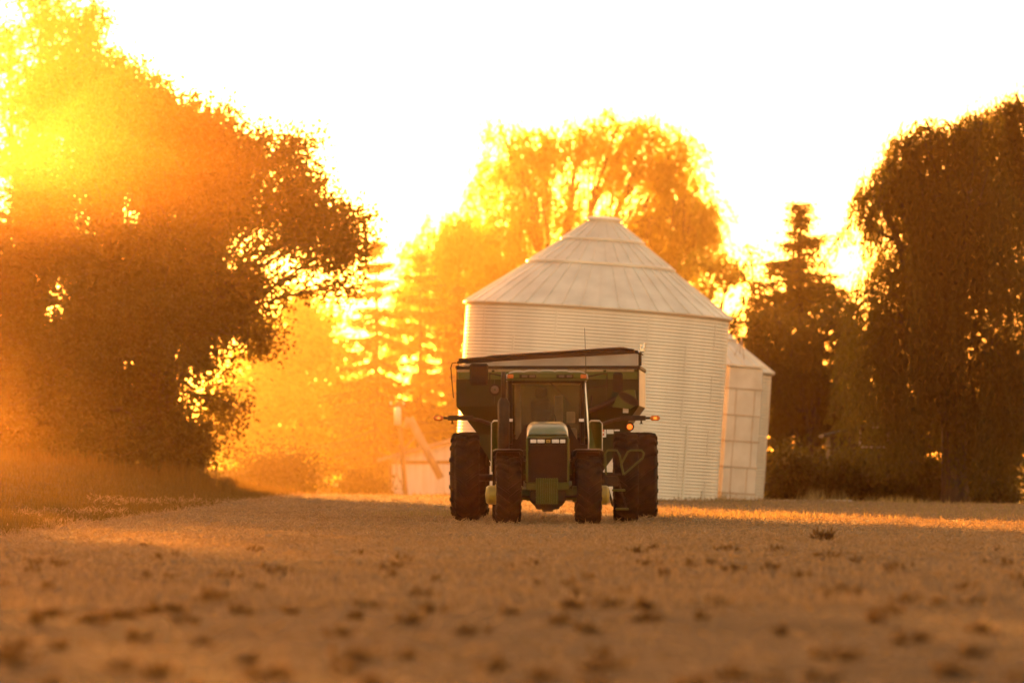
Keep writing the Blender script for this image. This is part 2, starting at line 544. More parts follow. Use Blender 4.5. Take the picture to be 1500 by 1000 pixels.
g = []
n = 60000
y = RNG.uniform(72, 185, n); x = edge_x(y) - np.abs(RNG.normal(size=n)) * 5.5 + .5
k = x > -y * .125 - 2
x, y = x[k], y[k]; n = len(x)
g.append(blades(x, y, RNG.uniform(.05, .16, n) + .10 * vnoise(x / 1.5, y / 1.5, 9), RNG.uniform(.015, .03, n), .5))
for (pa, pb, cnt, h0, h1, d0, d1) in ((235, 345, 1800, .3, .95, 152, 166), (330, 440, 1200, .15, .5, 158, 170), (-40, 260, 2600, .25, .7, 150, 165), (425, 700, 2600, .1, .34, 164, 172)):
    d = RNG.uniform(d0, d1, cnt)
    px = RNG.uniform(pa, pb, cnt)
    xx = (px - 750) / F * d
    g.append(blades(xx, d, RNG.uniform(h0, h1, cnt) * (.4 + .6 * RNG.random(cnt)), RNG.uniform(.015, .035, cnt), .22))
tag(quads_obj('grass', np.concatenate(g), M['grass']), 'rough grass and seed stalks on the left bank', kind='stuff')

g = []
n = 5200                                             # dry growth on the crest right of the tractor
d = RNG.uniform(108, 166, n); px = RNG.uniform(965, 1500, n)
den = vnoise(px / 40, d / 6, 12)
k = RNG.random(n) < np.clip(den * 1.6 - .25, 0, 1)
d, px = d[k], px[k]
g.append(blades((px - 750) / F * d, d, RNG.uniform(.06, .20, len(d)), RNG.uniform(.012, .03, len(d)), .5))
for (pc, dc, s, cnt, h) in ((1100, 112, 1.0, 900, .18), (1195, 160, .25, 120, .5), (1315, 158, .7, 260, .35), (975, 158, .3, 90, .45), (1055, 160, .3, 70, .4), (640, 112, .8, 420, .22), (1230, 161, .2, 30, .55)):
    xx = (pc - 750) / F * dc + RNG.normal(size=cnt) * s; yy = dc + RNG.normal(size=cnt) * s * 2
    g.append(blades(xx, yy, RNG.uniform(.3, 1, cnt) * h, RNG.uniform(.012, .03, cnt), .35))
tag(quads_obj('dry_grass', np.concatenate(g), M['dry']), 'golden dry growth along the crest of the field', kind='stuff')

w_ = P(1206, 792, 80); w_.z = gz(w_.x, w_.y)
k = 170
px, py = np.clip(RNG.normal(size=k), -1.4, 1.4) * .09, np.clip(RNG.normal(size=k), -1.4, 1.4) * .09
wv = lying(px + w_.x, py + w_.y, RNG.uniform(.06, .18, k), RNG.uniform(.03, .06, k), RNG.uniform(.2, 1.4, k), RNG.random(k) * .12)
wo = quads_obj('weed', wv - np.array(w_), M['clump']); wo.location = w_
tag(wo, 'lone dark weed standing in the stubble right of the tractor', 'plant')

# ------------------------------------------------------------------ trees


def bez(a, b, c, n):
    return [a * (1 - t) ** 2 + b * 2 * t * (1 - t) + c * t * t for t in [i / n for i in range(n + 1)]]


def skeleton(mb, base, fork, r0, blobs, depth, twigs, seed, fork_lo=.35):
    """Trunk, a limb to each clump of the crown and twigs through it. Returns twig sample lines per clump."""
    rnd = random.Random(seed)
    top = fork
    mid = base.lerp(top, .5) + Vector((rnd.uniform(-.3, .3), rnd.uniform(-.3, .3), 0))
    tr = bez(base - Vector((0, 0, .4)), mid, top, 7)
    mb.tube(tr, [r0 * (1.25 if i == 0 else 1) * (1 - .055 * i) for i in range(8)], 9)
    lines = []
    for bl in blobs:
        c, rx, ry, rz = bl['c'], bl['rx'], bl['ry'], bl['rz']
        s = tr[rnd.randint(max(1, int(7 * fork_lo)), 7)]
        via = s.lerp(c, .5) + Vector((0, 0, abs(c.z - s.z) * .15 + .3)) + Vector((rnd.uniform(-.4, .4), rnd.uniform(-.6, .6), 0))
        limb = bez(s, via, c, 7)
        rl = min(r0 * .5, .05 + .028 * (c - s).length) * bl.get('limb', 1)
        mb.tube(limb, [rl * (1 - .11 * i) for i in range(8)], 6)
        tw = []
        for _ in range(bl.get('twigs', twigs)):
            while True:
                u = Vector((rnd.uniform(-1, 1), rnd.uniform(-1, 1), rnd.uniform(-1, 1)))
                if .25 < u.length < 1:
                    break
            e = c + Vector((u.x * rx, u.y * ry, u.z * rz))
            q = limb[rnd.randint(4, 7)]
            v = q.lerp(e, .55) + Vector((rnd.uniform(-.25, .25), rnd.uniform(-.25, .25), rnd.uniform(0, .5)))
            ln = bez(q, v, e, 4)
            mb.tube(ln, [max(.012, rl * .28 * (1 - .2 * i)) for i in range(5)], 3, False)
            tw.append(np.array([list(p) for p in ln]))
        lines.append(tw)
    return lines


def blob(px, py, rx, ry, d, dy=0, **k):
    s = d / F
    c = P(px, py, d); c.y += dy
    b = dict(c=c, rx=rx * s, ry=k.pop('rd', rx * s), rz=ry * s)
    b.update(k)
    return b


def shift(o, at):
    """Give a mesh built in world coordinates the tree's own base as its origin."""
    co_ = np.empty(len(o.data.vertices) * 3, dtype=np.float32)
    o.data.vertices.foreach_get('co', co_)
    co_ = co_.reshape(-1, 3) - np.array(at, dtype=np.float32)
    o.data.vertices.foreach_set('co', co_.ravel()); o.data.update()


def finish_tree(name, label, base, mb, v, leafm, group=None, crown='crown', cat='tree'):
    t = thing(name, label, cat, base, group=group)
    tr = mb.build('trunk', M['bark'], t, True); shift(tr, base)
    cr = quads_obj(crown, v, leafm, t); shift(cr, base)
    return t


def broadleaf(name, label, bpx, d, fork, r0, blobs, leafm, twigs=26, per=55, size=.20, spread=.26, droop=.2, group=None, seed=1, cat='tree'):
    base = P(bpx, 700, d); base.z = gz(base.x, base.y)
    mb = MB()
    fk = P(fork[0], fork[1], d)
    lines = skeleton(mb, base, fk, r0, blobs, 0, twigs, seed)
    out = []
    for bl, tw in zip(blobs, lines):
        for ln in tw:
            k = max(3, int(bl.get('per', per) * random.uniform(.4, 1.5)))
            t = 1 - RNG.random(k) ** 1.6 * .8
            idx = np.clip(t * 4, 0, 3.999); i0 = idx.astype(int); f = (idx - i0)[:, None]
            pos = ln[i0] * (1 - f) + ln[i0 + 1] * f + RNG.normal(size=(k, 3)) * spread * bl.get('spread', 1)
            dr = unit(RNG.normal(size=(k, 3)) + np.array([0, 0, -droop]))
            sd_ = unit(np.cross(dr, RNG.normal(size=(k, 3))))
            L_ = RNG.uniform(.6, 1.3, k) * size
            out.append(rhombus(pos, dr, sd_, L_, L_ * RNG.uniform(.5, .8, k)))
    return finish_tree(name, label, base, mb, np.concatenate(out), leafm, group, cat=cat)


def willow(name, label, bpx, d, fork, r0, blobs, leafm, strands=150, hang=4.0, leaf=.2, wid=.24, drift=.12, group=None, seed=2, airy=False, bunch=1.0):
    """Clumps along arching limbs from which leafy strands hang."""
    base = P(bpx, 700, d); base.z = gz(base.x, base.y)
    mb = MB()
    fk = P(fork[0], fork[1], d)
    lines = skeleton(mb, base, fk, r0, blobs, 0, 14, seed)
    out = []
    for bl, tw in zip(blobs, lines):
        ns = int(bl.get('strands', strands))
        c = np.array(bl['c'])
        nb = max(ns // 9, 4)
        ub = unit(RNG.normal(size=(nb, 3))) * (RNG.random((nb, 1)) ** .33)
        if not airy:
            ub[:, 2] = np.abs(ub[:, 2]) * np.where(RNG.random(nb) < .75, 1, -.6)
        lb = RNG.uniform(.35, 1.15, nb)
        pick = RNG.integers(0, nb, ns)
        u = ub[pick]
        st_ = c + u * np.array([bl['rx'], bl['ry'], bl['rz']]) + RNG.normal(size=(ns, 3)) * np.array([.16, .16, .12]) * bunch
        Ls = bl.get('hang', hang) * lb[pick] * RNG.uniform(.6, 1.1, ns)
        if 'low' in bl:
            low = CAMH + (HZ - bl['low']) / F * d
            Ls = np.minimum(Ls, np.maximum(st_[:, 2] - low - RNG.random(ns) ** 2 * 1.5, .3))
        dv = (RNG.normal(size=(nb, 2)) * drift)[pick] + RNG.normal(size=(ns, 2)) * drift * .4
        cnt = np.maximum((Ls / (leaf * .42)).astype(int), 3)
        rep = np.repeat(np.arange(ns), cnt)
        t = RNG.random(len(rep))
        LL = Ls[rep]
        # strands arch outward before they fall
        outw = unit(np.concatenate([u[:, :2], np.zeros((ns, 1))], 1))[rep] * (np.sqrt(t) * .5)[:, None]
        pos = st_[rep] + outw + np.stack([dv[rep, 0] * LL * t, dv[rep, 1] * LL * t, -LL * t], 1) + RNG.normal(size=(len(rep), 3)) * .035
        dr = unit(np.stack([RNG.normal(size=len(rep)) * .45 + dv[rep, 0], RNG.normal(size=len(rep)) * .45, -np.ones(len(rep))], 1))
        sd_ = unit(np.cross(dr, RNG.normal(size=(len(rep), 3))))
        l_ = RNG.uniform(.6, 1.3, len(rep)) * leaf
        out.append(rhombus(pos, dr, sd_, l_, l_ * wid))
    return finish_tree(name, label, base, mb, np.concatenate(out), leafm, group)


def spruce(name, label, bpx, d, top_py, low_py, half_px, leafm, r0=.2, step=.42, per=46, gaps=.2, group=None, seed=3, size=.17):
    rnd = random.Random(seed)
    base = P(bpx, 700, d); base.z = gz(base.x, base.y)
    top = P(bpx, top_py, d)
    zl = P(bpx, low_py, d).z
    mb = MB()
    H = top.z - base.z
    pts = [base + Vector((0, 0, -.4))] + [Vector((base.x + rnd.uniform(-.05, .05), base.y, base.z + H * i / 6)) for i in range(1, 7)]
    mb.tube(pts, [r0 * (1 - .155 * i) for i in range(7)], 8)
    hw = half_px / F * d
    out = []
    z = zl
    while z < top.z - .15:
        f = (z - zl) / (top.z - zl)
        rad = hw * (1 - f) ** .85 + .1
        nb = rnd.randint(4, 6)
        a0 = rnd.uniform(0, 6.28)
        for b in range(nb):
            if rnd.random() < gaps:
                continue
            a = a0 + b * 6.28 / nb + rnd.uniform(-.3, .3)
            r = rad * rnd.uniform(.6, 1.15)
            s = Vector((base.x, base.y, z + rnd.uniform(-.15, .15)))
            e = s + Vector((math.cos(a) * r, math.sin(a) * r, -r * rnd.uniform(.05, .30) + (.25 if f > .7 else 0)))
            v = s.lerp(e, .5) + Vector((0, 0, -.12 * r))
            ln = bez(s, v, e, 5)
            mb.tube(ln, [max(.01, .035 * (1 - .17 * i) * (.5 + r / 3)) for i in range(6)], 4, False)
            ln = np.array([list(p) for p in ln])
            k = int(per * (.4 + r) * rnd.uniform(.7, 1.2))
            t = RNG.random(k) ** .8
            idx = np.clip(t * 5, 0, 4.999); i0 = idx.astype(int); q = (idx - i0)[:, None]
            pos = ln[i0] * (1 - q) + ln[i0 + 1] * q
            pos = pos + np.stack([RNG.normal(size=k) * .16, RNG.normal(size=k) * .16, -np.abs(RNG.normal(size=k)) * .13], 1)
            dr = unit(np.stack([np.full(k, math.cos(a)) * .6 + RNG.normal(size=k) * .6, np.full(k, math.sin(a)) * .6 + RNG.normal(size=k) * .6, -.5 + RNG.normal(size=k) * .4], 1))
            sd_ = unit(np.cross(dr, RNG.normal(size=(k, 3))))
            l_ = RNG.uniform(.7, 1.3, k) * size
            out.append(rhombus(pos, dr, sd_, l_, l_ * .4))
        z += step * rnd.uniform(.75, 1.25)
    return finish_tree(name, label, base, mb, np.concatenate(out), leafm, group)


def shrub(label, px, py, rx, ry, d, leafm, n=9000, size=.16, group=None, seed=5):
    rnd = random.Random(seed)
    base = P(px, py, d); base.z = gz(base.x, base.y)
    s = d / F
    top = CAMH + (HZ - (py - ry)) / F * d - base.z
    mb, out = MB(), []
    for i in range(34):
        a, f = rnd.uniform(0, 6.28), math.sqrt(rnd.random())
        h = top * (1 - .55 * f * f) * rnd.uniform(.55, 1.05)
        e = base + Vector((math.cos(a) * f * rx * s, math.sin(a) * f * rx * s * .8, h))
        q = base + Vector((math.cos(a) * f * rx * s * .35, math.sin(a) * f * rx * s * .3, h * .6))
        ln = bez(base - Vector((0, 0, .1)), q, e, 5)
        mb.tube(ln, [.03 * (1 - .16 * k) for k in range(6)], 4, False)
        ln = np.array([list(p) for p in ln])
        k = n // 34
        t = RNG.random(k) ** .6
        idx = np.clip(t * 5, 0, 4.999); i0 = idx.astype(int); w = (idx - i0)[:, None]
        pos = ln[i0] * (1 - w) + ln[i0 + 1] * w + RNG.normal(size=(k, 3)) * (.16 + .012 * rx * s * 10)
        pos[:, 2] = np.maximum(pos[:, 2], base.z + .02)
        dr = unit(RNG.normal(size=(k, 3)) + np.array([0, 0, .1]))
        sd_ = unit(np.cross(dr, RNG.normal(size=(k, 3))))
        l_ = RNG.uniform(.6, 1.3, k) * size
        out.append(rhombus(pos, dr, sd_, l_, l_ * .6))
    t = thing('shrub', label, 'shrub', base, group=group)
    o = mb.build('stem', M['bark'], t); shift(o, base)
    o = quads_obj('foliage', np.concatenate(out), leafm, t); shift(o, base)
    return t


D = 163
broadleaf('maple_tree', 'broad spreading tree at the field edge, its limbs reaching right towards the silo', 225, D, (240, 470), .42, [
    blob(35, 330, 85, 120, D, 2), blob(-30, 420, 60, 80, D, 1), blob(-10, 520, 60, 80, D, 0), blob(-40, 600, 70, 70, D, 1), blob(120, 220, 105, 85, D, 1), blob(235, 225, 90, 85, D, 0), blob(130, 380, 130, 120, D, -1),
    blob(255, 350, 95, 105, D, -1), blob(325, 285, 70, 80, D, 0), blob(90, 520, 125, 90, D, 1), blob(95, 575, 90, 70, D, -2), blob(150, 470, 80, 60, D, -2), blob(220, 500, 110, 95, D, -1.5),
    blob(310, 430, 70, 75, D, 1), blob(170, 135, 75, 48, D, 1, twigs=50), blob(235, 165, 65, 42, D, 0, twigs=44), blob(305, 185, 55, 40, D, .5, twigs=40, per=130), blob(90, 140, 80, 50, D, 1, twigs=44), blob(440, 212, 42, 26, D, 0, twigs=16, per=60, limb=.5), blob(300, 520, 55, 70, D, 0, per=40), blob(200, 610, 130, 60, D, 1), blob(50, 610, 90, 60, D, 2),
    blob(385, 215, 58, 42, D, 0, twigs=40, per=55, limb=.7), blob(440, 262, 54, 46, D, 0, twigs=46, per=58, limb=.6), blob(415, 315, 52, 36, D, 1, twigs=24, per=43, limb=.6),
    blob(482, 322, 54, 48, D, 0, twigs=55, per=71, limb=.7), blob(516, 352, 32, 50, D, .5, twigs=42, per=71, limb=.5), blob(440, 360, 50, 26, D, -.5, twigs=16, per=37, limb=.6), blob(350, 250, 50, 60, D, .5, twigs=40, per=68),
    blob(375, 420, 56, 66, D, .5, twigs=44, per=55, limb=.6), blob(385, 490, 32, 50, D, 0, twigs=30, per=49, limb=.5), blob(500, 420, 40, 30, D, .3, twigs=18, per=37, limb=.4), blob(340, 600, 46, 56, D, 1, twigs=24, per=43, limb=.5)],
    M['leaf_maple'], twigs=70, per=190, size=.165, spread=.26, seed=4)
D = 186
broadleaf('ash_tree', 'tallest tree behind the spreading tree, its thin open top against the sky', 40, D, (40, 330), .34, [
    blob(10, 60, 75, 60, D, 0), blob(75, 40, 70, 50, D, .5), blob(135, 20, 45, 32, D, 0), blob(110, 80, 60, 40, D, 0), blob(40, 120, 80, 50, D, 1),
    blob(160, 95, 40, 28, D, 0, twigs=9), blob(60, -30, 90, 45, D, 0), blob(20, 220, 90, 80, D, 1, twigs=26, per=50)],
    M['leaf_maple'], twigs=26, per=70, size=.185, seed=9)
D = 238
broadleaf('linden_tree', 'round hazy tree with a dense crown left of the white shed', 440, D, (445, 600), .3, [
    blob(400, 520, 75, 75, D, 0), blob(465, 500, 65, 70, D, 1), blob(430, 590, 100, 80, D, -.5), blob(510, 590, 70, 80, D, 0), blob(360, 600, 70, 80, D, 1),
    blob(420, 660, 110, 50, D, 0), blob(520, 665, 60, 45, D, 1), blob(330, 640, 60, 60, D, 1), blob(440, 455, 40, 30, D, 0, twigs=14)],
    M['leaf_gold'], twigs=44, per=105, size=.26, spread=.46, seed=13)
spruce('spruce_tree', 'tall hazy spruce in front of the pale willow, left of the silo', 552, 226, 350, 720, 125, M['leaf_spruce'], gaps=.2, per=110, step=.5, group='spruces left of the silo', seed=31, size=.2)
spruce('spruce_tree', 'hazy spruce with wide gaps just left of the white shed and silo', 615, 232, 370, 720, 135, M['leaf_spruce'], gaps=.2, per=110, step=.5, group='spruces left of the silo', seed=32, size=.2)
spruce('spruce_tree', 'short spruce half hidden by the left side of the silo', 672, 228, 420, 720, 120, M['leaf_spruce'], gaps=.2, per=110, step=.5, group='spruces left of the silo', seed=33, size=.2)
D = 240
broadleaf('linden_tree', 'low hazy tree behind the white shed, under the spruces', 620, D, (620, 660), .25, [
    blob(570, 640, 50, 60, D, 0), blob(625, 625, 50, 55, D, 1), blob(600, 680, 70, 40, D, 0), blob(670, 640, 40, 60, D, 0), blob(545, 600, 36, 50, D, 0)],
    M['leaf_gold'], twigs=34, per=80, size=.24, spread=.4, seed=14)
D = 240
willow('willow_tree', 'pale glowing willow rising behind the left side of the silo roof', 660, D, (665, 480), .35, [
    blob(630, 360, 38, 36, D, 0), blob(675, 335, 40, 34, D, 0), blob(715, 345, 40, 30, D, 1), blob(650, 330, 30, 26, D, 0, strands=70), blob(620, 430, 40, 40, D, 1), blob(680, 430, 55, 40, D, 0), blob(740, 400, 45, 45, D, 1), blob(600, 500, 30, 40, D, 0, strands=70)],
    M['leaf_gold'], strands=260, hang=3.6, leaf=.26, wid=.26, group=None, seed=41)
D = 246
willow('cottonwood_tree', 'tall airy tree with forked limbs showing, directly behind the silo roof', 815, D, (815, 430), .5, [
    blob(765, 205, 48, 34, D, 0, limb=1.1), blob(735, 190, 30, 24, D, 0, strands=60), blob(735, 255, 42, 36, D, .5), blob(800, 215, 36, 34, D, 0, strands=90),
    blob(735, 320, 46, 36, D, 0), blob(785, 290, 44, 40, D, 0), blob(850, 200, 40, 32, D, 0), blob(905, 185, 58, 30, D, 0, limb=1.2), blob(955, 205, 42, 36, D, 0),
    blob(988, 245, 32, 42, D, 0), blob(930, 245, 50, 36, D, 0), blob(840, 265, 40, 40, D, .5, strands=90), blob(880, 320, 56, 42, D, 1), blob(770, 370, 56, 50, D, 1), blob(840, 370, 50, 46, D, 1), blob(985, 300, 42, 46, D, 1), blob(720, 390, 40, 46, D, 0), blob(1012, 290, 26, 34, D, 0, strands=120), blob(1005, 215, 20, 20, D, 0, strands=50, limb=.6)],
    M['leaf_gold'], strands=330, hang=1.9, leaf=.22, wid=.34, drift=.4, airy=True, bunch=1.7, seed=17)
willow('willow_tree', 'dense golden willow behind the right slope of the silo roof', 960, 244, (965, 420), .4, [
    blob(930, 325, 55, 30, 244, 0), blob(985, 320, 45, 34, 244, 0), blob(1015, 300, 26, 24, 244, 0), blob(1000, 370, 48, 34, 244, 0), blob(950, 390, 60, 30, 244, 1), blob(1030, 330, 16, 26, 244, 0, strands=50)],
    M['leaf_gold'], strands=190, hang=3.2, leaf=.26, wid=.26, seed=43)
D = 238
broadleaf('elm_tree', 'small loose tree in the gap between the silo roof and the dark spruce', 1052, D, (1050, 470), .2, [
    blob(1040, 385, 34, 26, D, 0), blob(1068, 390, 22, 22, D, 0), blob(1030, 425, 36, 30, D, 0), blob(1078, 400, 14, 14, D, 0, twigs=6)],
    M['leaf_gold'], twigs=12, per=30, size=.26, seed=19)
D = 200
spruce('spruce_tree', 'dark pointed spruce right of the silo, bare limb sticking out', 1172, D, 292, 720, 190, M['leaf_spruce'], r0=.24, gaps=.22, per=130, step=.32, seed=35, size=.17)
broadleaf('walnut_tree', 'sparse tree with thin twigs between the silo and the dark spruce', 1140, D + 4, (1135, 520), .2, [
    blob(1100, 370, 28, 20, D + 4, 0, twigs=9, per=15), blob(1125, 400, 30, 22, D + 4, 0, twigs=9, per=16), blob(1085, 395, 14, 12, D + 4, 0, twigs=5, per=14), blob(1130, 450, 30, 26, D + 4, 0, twigs=10, per=30),
    blob(1165, 345, 26, 40, D + 4, .3, twigs=10, per=14), blob(1215, 385, 24, 30, D + 4, 0, twigs=7, per=4), blob(1232, 345, 7, 24, D + 4, 0, twigs=4, per=2), blob(1200, 430, 30, 30, D + 4, 0, twigs=14, per=40), blob(1120, 450, 45, 36, D + 4, 0, twigs=26, per=60), blob(1230, 450, 40, 36, D + 4, 0, twigs=26, per=60), blob(1178, 440, 50, 46, D + 4, 0, twigs=30, per=60), blob(1170, 380, 34, 40, D + 4, 0, twigs=16, per=40)],
    M['leaf_spruce'], twigs=14, per=34, size=.17, spread=.2, seed=23)
D = 196
willow('willow_tree', 'low dark willow behind the small silo, left of the big willow', 1195, D, (1195, 580), .3, [
    blob(1095, 475, 40, 32, D, 0, low=705), blob(1150, 480, 50, 34, D, 0, low=700), blob(1215, 470, 45, 36, D, 0, low=700), blob(1255, 490, 36, 30, D, 0, low=705), blob(1120, 560, 60, 45, D, .5, low=720), blob(1190, 570, 60, 45, D, .5, low=720), blob(1250, 580, 50, 45, D, 0, low=720)],
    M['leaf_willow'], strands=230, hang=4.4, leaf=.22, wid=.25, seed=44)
D = 174
willow('willow_tree', 'biggest willow, a high dark curtain of strands at the field edge', 1400, D, (1400, 420), .5, [
    blob(1284, 275, 20, 28, D, 0, strands=90, hang=2.6), blob(1300, 250, 24, 26, D, 0, strands=120, hang=3.2), blob(1268, 330, 12, 30, D, 0, strands=36, hang=2.0), blob(1330, 215, 34, 26, D, 0, low=690), blob(1362, 190, 26, 18, D, 0, strands=140, low=690), blob(1395, 192, 34, 22, D, 0, low=690), blob(1432, 178, 34, 22, D, 1, low=690), blob(1345, 290, 50, 45, D, -.5, low=690), blob(1420, 280, 60, 50, D, -1, low=700),
    blob(1310, 400, 40, 50, D, .5, low=705, strands=260), blob(1370, 390, 60, 50, D, -1, low=720), blob(1440, 400, 60, 60, D, -1, low=730), blob(1330, 500, 46, 50, D, .5, low=715, strands=240), blob(1400, 510, 70, 50, D, 0, low=735), blob(1460, 520, 50, 50, D, -1, low=735), blob(1290, 480, 34, 60, D, -1, strands=170, low=700)],
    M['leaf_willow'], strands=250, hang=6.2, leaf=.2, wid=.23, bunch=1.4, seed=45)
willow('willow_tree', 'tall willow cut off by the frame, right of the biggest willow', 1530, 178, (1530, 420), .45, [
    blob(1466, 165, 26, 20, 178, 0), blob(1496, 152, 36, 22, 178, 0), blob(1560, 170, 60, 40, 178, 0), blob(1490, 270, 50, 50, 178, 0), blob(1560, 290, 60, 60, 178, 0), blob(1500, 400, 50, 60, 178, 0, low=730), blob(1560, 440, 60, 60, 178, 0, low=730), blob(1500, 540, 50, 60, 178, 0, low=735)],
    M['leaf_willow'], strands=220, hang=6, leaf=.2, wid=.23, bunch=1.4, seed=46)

D = 176  # unseen oaks, added to shade the foreground and the near haze
oak = broadleaf('shade_oak', 'unseen oak added for shade outside the view, left of the spreading tree', -200, D, (-200, 520), .45, [
    blob(-200, 330, 90, 80, D, 0), blob(-105, 325, 65, 75, D, 1), blob(-300, 320, 80, 80, D, 0), blob(-250, 250, 60, 40, D, 0, twigs=24), blob(-35, 225, 55, 50, D, 0, twigs=30), blob(-150, 255, 60, 45, D, 0, twigs=28), blob(-310, 262, 60, 45, D, 0, twigs=28), blob(-200, 245, 60, 40, D, 0, twigs=26), blob(-355, 300, 50, 50, D, 0, twigs=26), blob(-150, 450, 90, 80, D, 0), blob(-290, 470, 90, 90, D, 0), blob(-220, 580, 150, 90, D, 0), blob(-110, 570, 70, 90, D, 1)],
    M['leaf_maple'], twigs=40, per=40, size=.25, spread=.45, seed=61)
ob = oak.location
oak2 = dup(oak, None, (ob.x - 7.6, ob.y + 1.5, ob.z), 2.4)
oak2['label'] = 'unseen oak added for shade outside the view, second to the left of the spreading tree'
oak3 = dup(oak, None, (ob.x - 14.5, ob.y - 1.0, ob.z), 4.1)
oak2.scale = oak3.scale = (1.1, 1.1, 1.12)
oak3['label'] = 'unseen oak added for shade outside the view, farthest left of the spreading tree'

D = 199
broadleaf('linden_tree', 'dark bushy tree behind the biggest willow, reaching down to the shed', 1390, D, (1390, 620), .3, [
    blob(1330, 640, 60, 70, D, 0), blob(1400, 620, 70, 70, D, 1), blob(1460, 630, 60, 80, D, 0), blob(1500, 600, 60, 80, D, 0), blob(1300, 690, 60, 40, D, 0), blob(1420, 690, 80, 40, D, 0), blob(1240, 660, 60, 60, D, 1)],
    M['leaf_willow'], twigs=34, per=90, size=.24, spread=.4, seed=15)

SH = 'shrubs along the tree line'
shrub('dense bush under the left end of the spreading tree', 30, 690, 90, 75, 166, M['leaf_shrub'], 11000, seed=51, group=SH)
shrub('leafy bush at the foot of the spreading tree trunk', 150, 690, 90, 70, 160, M['leaf_shrub'], 11000, seed=52, group=SH)
shrub('bush with seed stalks in front, right of the spreading tree trunk', 262, 690, 62, 85, 162, M['leaf_shrub'], 9000, seed=53, group=SH)
shrub('hazy low bush beneath the round hazy tree', 400, 712, 90, 50, 190, M['leaf_shrub'], 9000, seed=54, group=SH)
shrub('low bush beside the left corner of the white shed', 530, 716, 42, 36, 196, M['leaf_shrub'], 4000, seed=55, group=SH)
shrub('dark bush directly right of the small silo', 1160, 735, 55, 80, 176, M['leaf_shrub'], 9000, seed=56, group=SH)
shrub('dark bush under the window of the dark shed', 1255, 738, 60, 78, 177, M['leaf_shrub'], 10000, seed=57, group=SH)
shrub('dark bush beneath the biggest willow', 1345, 740, 60, 70, 176, M['leaf_shrub'], 9000, seed=58, group=SH)
shrub('dark bush right of the biggest willow trunk', 1440, 742, 70, 66, 179, M['leaf_shrub'], 9000, seed=59, group=SH)

# ------------------------------------------------------------------ silos


def silo(name, label, px_c, d, rad, wall_h, lean, segs, tiers, slope, collar_r, ribs, ring_h=.84, seed=1):
    rnd = random.Random(seed)
    x = (px_c - 750) / F * d
    t = thing(name, label, 'silo', (x, d, gz(x, d) - .05), (0, R(lean), 0))
    pitch, k = .104, 6
    mb = MB()
    nrow = int(wall_h / pitch * k)
    prof = [(rad + .0105 * math.sin(2 * math.pi * i / k) - (.004 if int(i * pitch / k / ring_h) % 2 else 0), i * pitch / k) for i in range(nrow + 1)]
    mb.lathe(prof, segs)
    # lapped sheet edges, staggered from ring to ring
    for q in range(int(wall_h / ring_h)):
        for s in range(9):
            a = 2 * math.pi * (s + (.5 if q % 2 else 0)) / 9 + .2
            m = Matrix.Rotation(a, 4, 'Z')
            mb.box(rad + .012, rad + .019, -.035, .035, q * ring_h + .01, min((q + 1) * ring_h, wall_h) - .01, 0, m)
    mb.build('wall', M['galv'], t, False)
    ring = MB().lathe([(rad - .02, .0), (rad + .05, .0), (rad + .05, .12), (rad - .02, .12)], segs)
    ring.build('base_ring', M['rust'], t)
    # stepped conical roof
    ro = MB()
    prof = []
    r0 = rad + .10
    z = wall_h - .05
    prof.append((r0, z - .05)); prof.append((r0, z))
    cur = r0
    bounds = []
    for rr in tiers + [collar_r]:
        z2 = z + (cur - rr) * slope
        bounds.append((cur, z, rr, z2))
        prof.append((rr, z2))
        if rr != collar_r:
            prof.append((rr + .06, z2 + .0)); prof.append((rr + .06, z2 + .07)); prof.append((rr - .05, z2 + .09 + .03 * slope))
            cur, z = rr - .05, z2 + .09 + .03 * slope
        else:
            cur, z = rr, z2
    ro.lathe(prof, max(segs, 96))
    for (ra, za, rb, zb) in bounds:
        nr = ribs if ra > rad * .7 else ribs * 3 // 4 if ra > rad * .4 else ribs // 2
        L_ = math.hypot(ra - rb, zb - za)
        an = math.atan2(zb - za, ra - rb)
        for i in range(nr):
            m = Matrix.Rotation(2 * math.pi * (i + rnd.uniform(-.04, .04)) / nr, 4, 'Z') @ Matrix.Translation((ra, 0, za)) @ Matrix.Rotation(an, 4, 'Y')
            ro.box(-L_, .0, -.022, .022, -.01, .032, 0, m)
    rf = ro.build('roof', M['galvroof'], t)
    cp = MB().lathe([(collar_r + .02, z - .03), (collar_r + .02, z + .05), (collar_r + .09, z + .06), (collar_r + .09, z + .12), (collar_r - .1, z + .17), (.02, z + .2)], 48)
    cp.build('roof_cap', M['galvroof'], rf)
    ev = MB().lathe([(rad + .015, wall_h - .14), (rad + .055, wall_h - .14), (rad + .055, wall_h - .07), (rad + .015, wall_h - .07)], segs)
    ev.build('eave_ring', M['rust'], t)
    return t


s1 = silo('grain_silo', 'big leaning corrugated steel silo with a stepped conical roof behind the tractor', 857, 160, 4.2, 6.1, 3.9, 120, [2.33, 1.3], .70, .50, 44, seed=3)
MB().box(-.03, .03, -4.25, -4.205, .1, 2.55).build('stiffener', M['galv'], s1).rotation_euler.z = R(45)

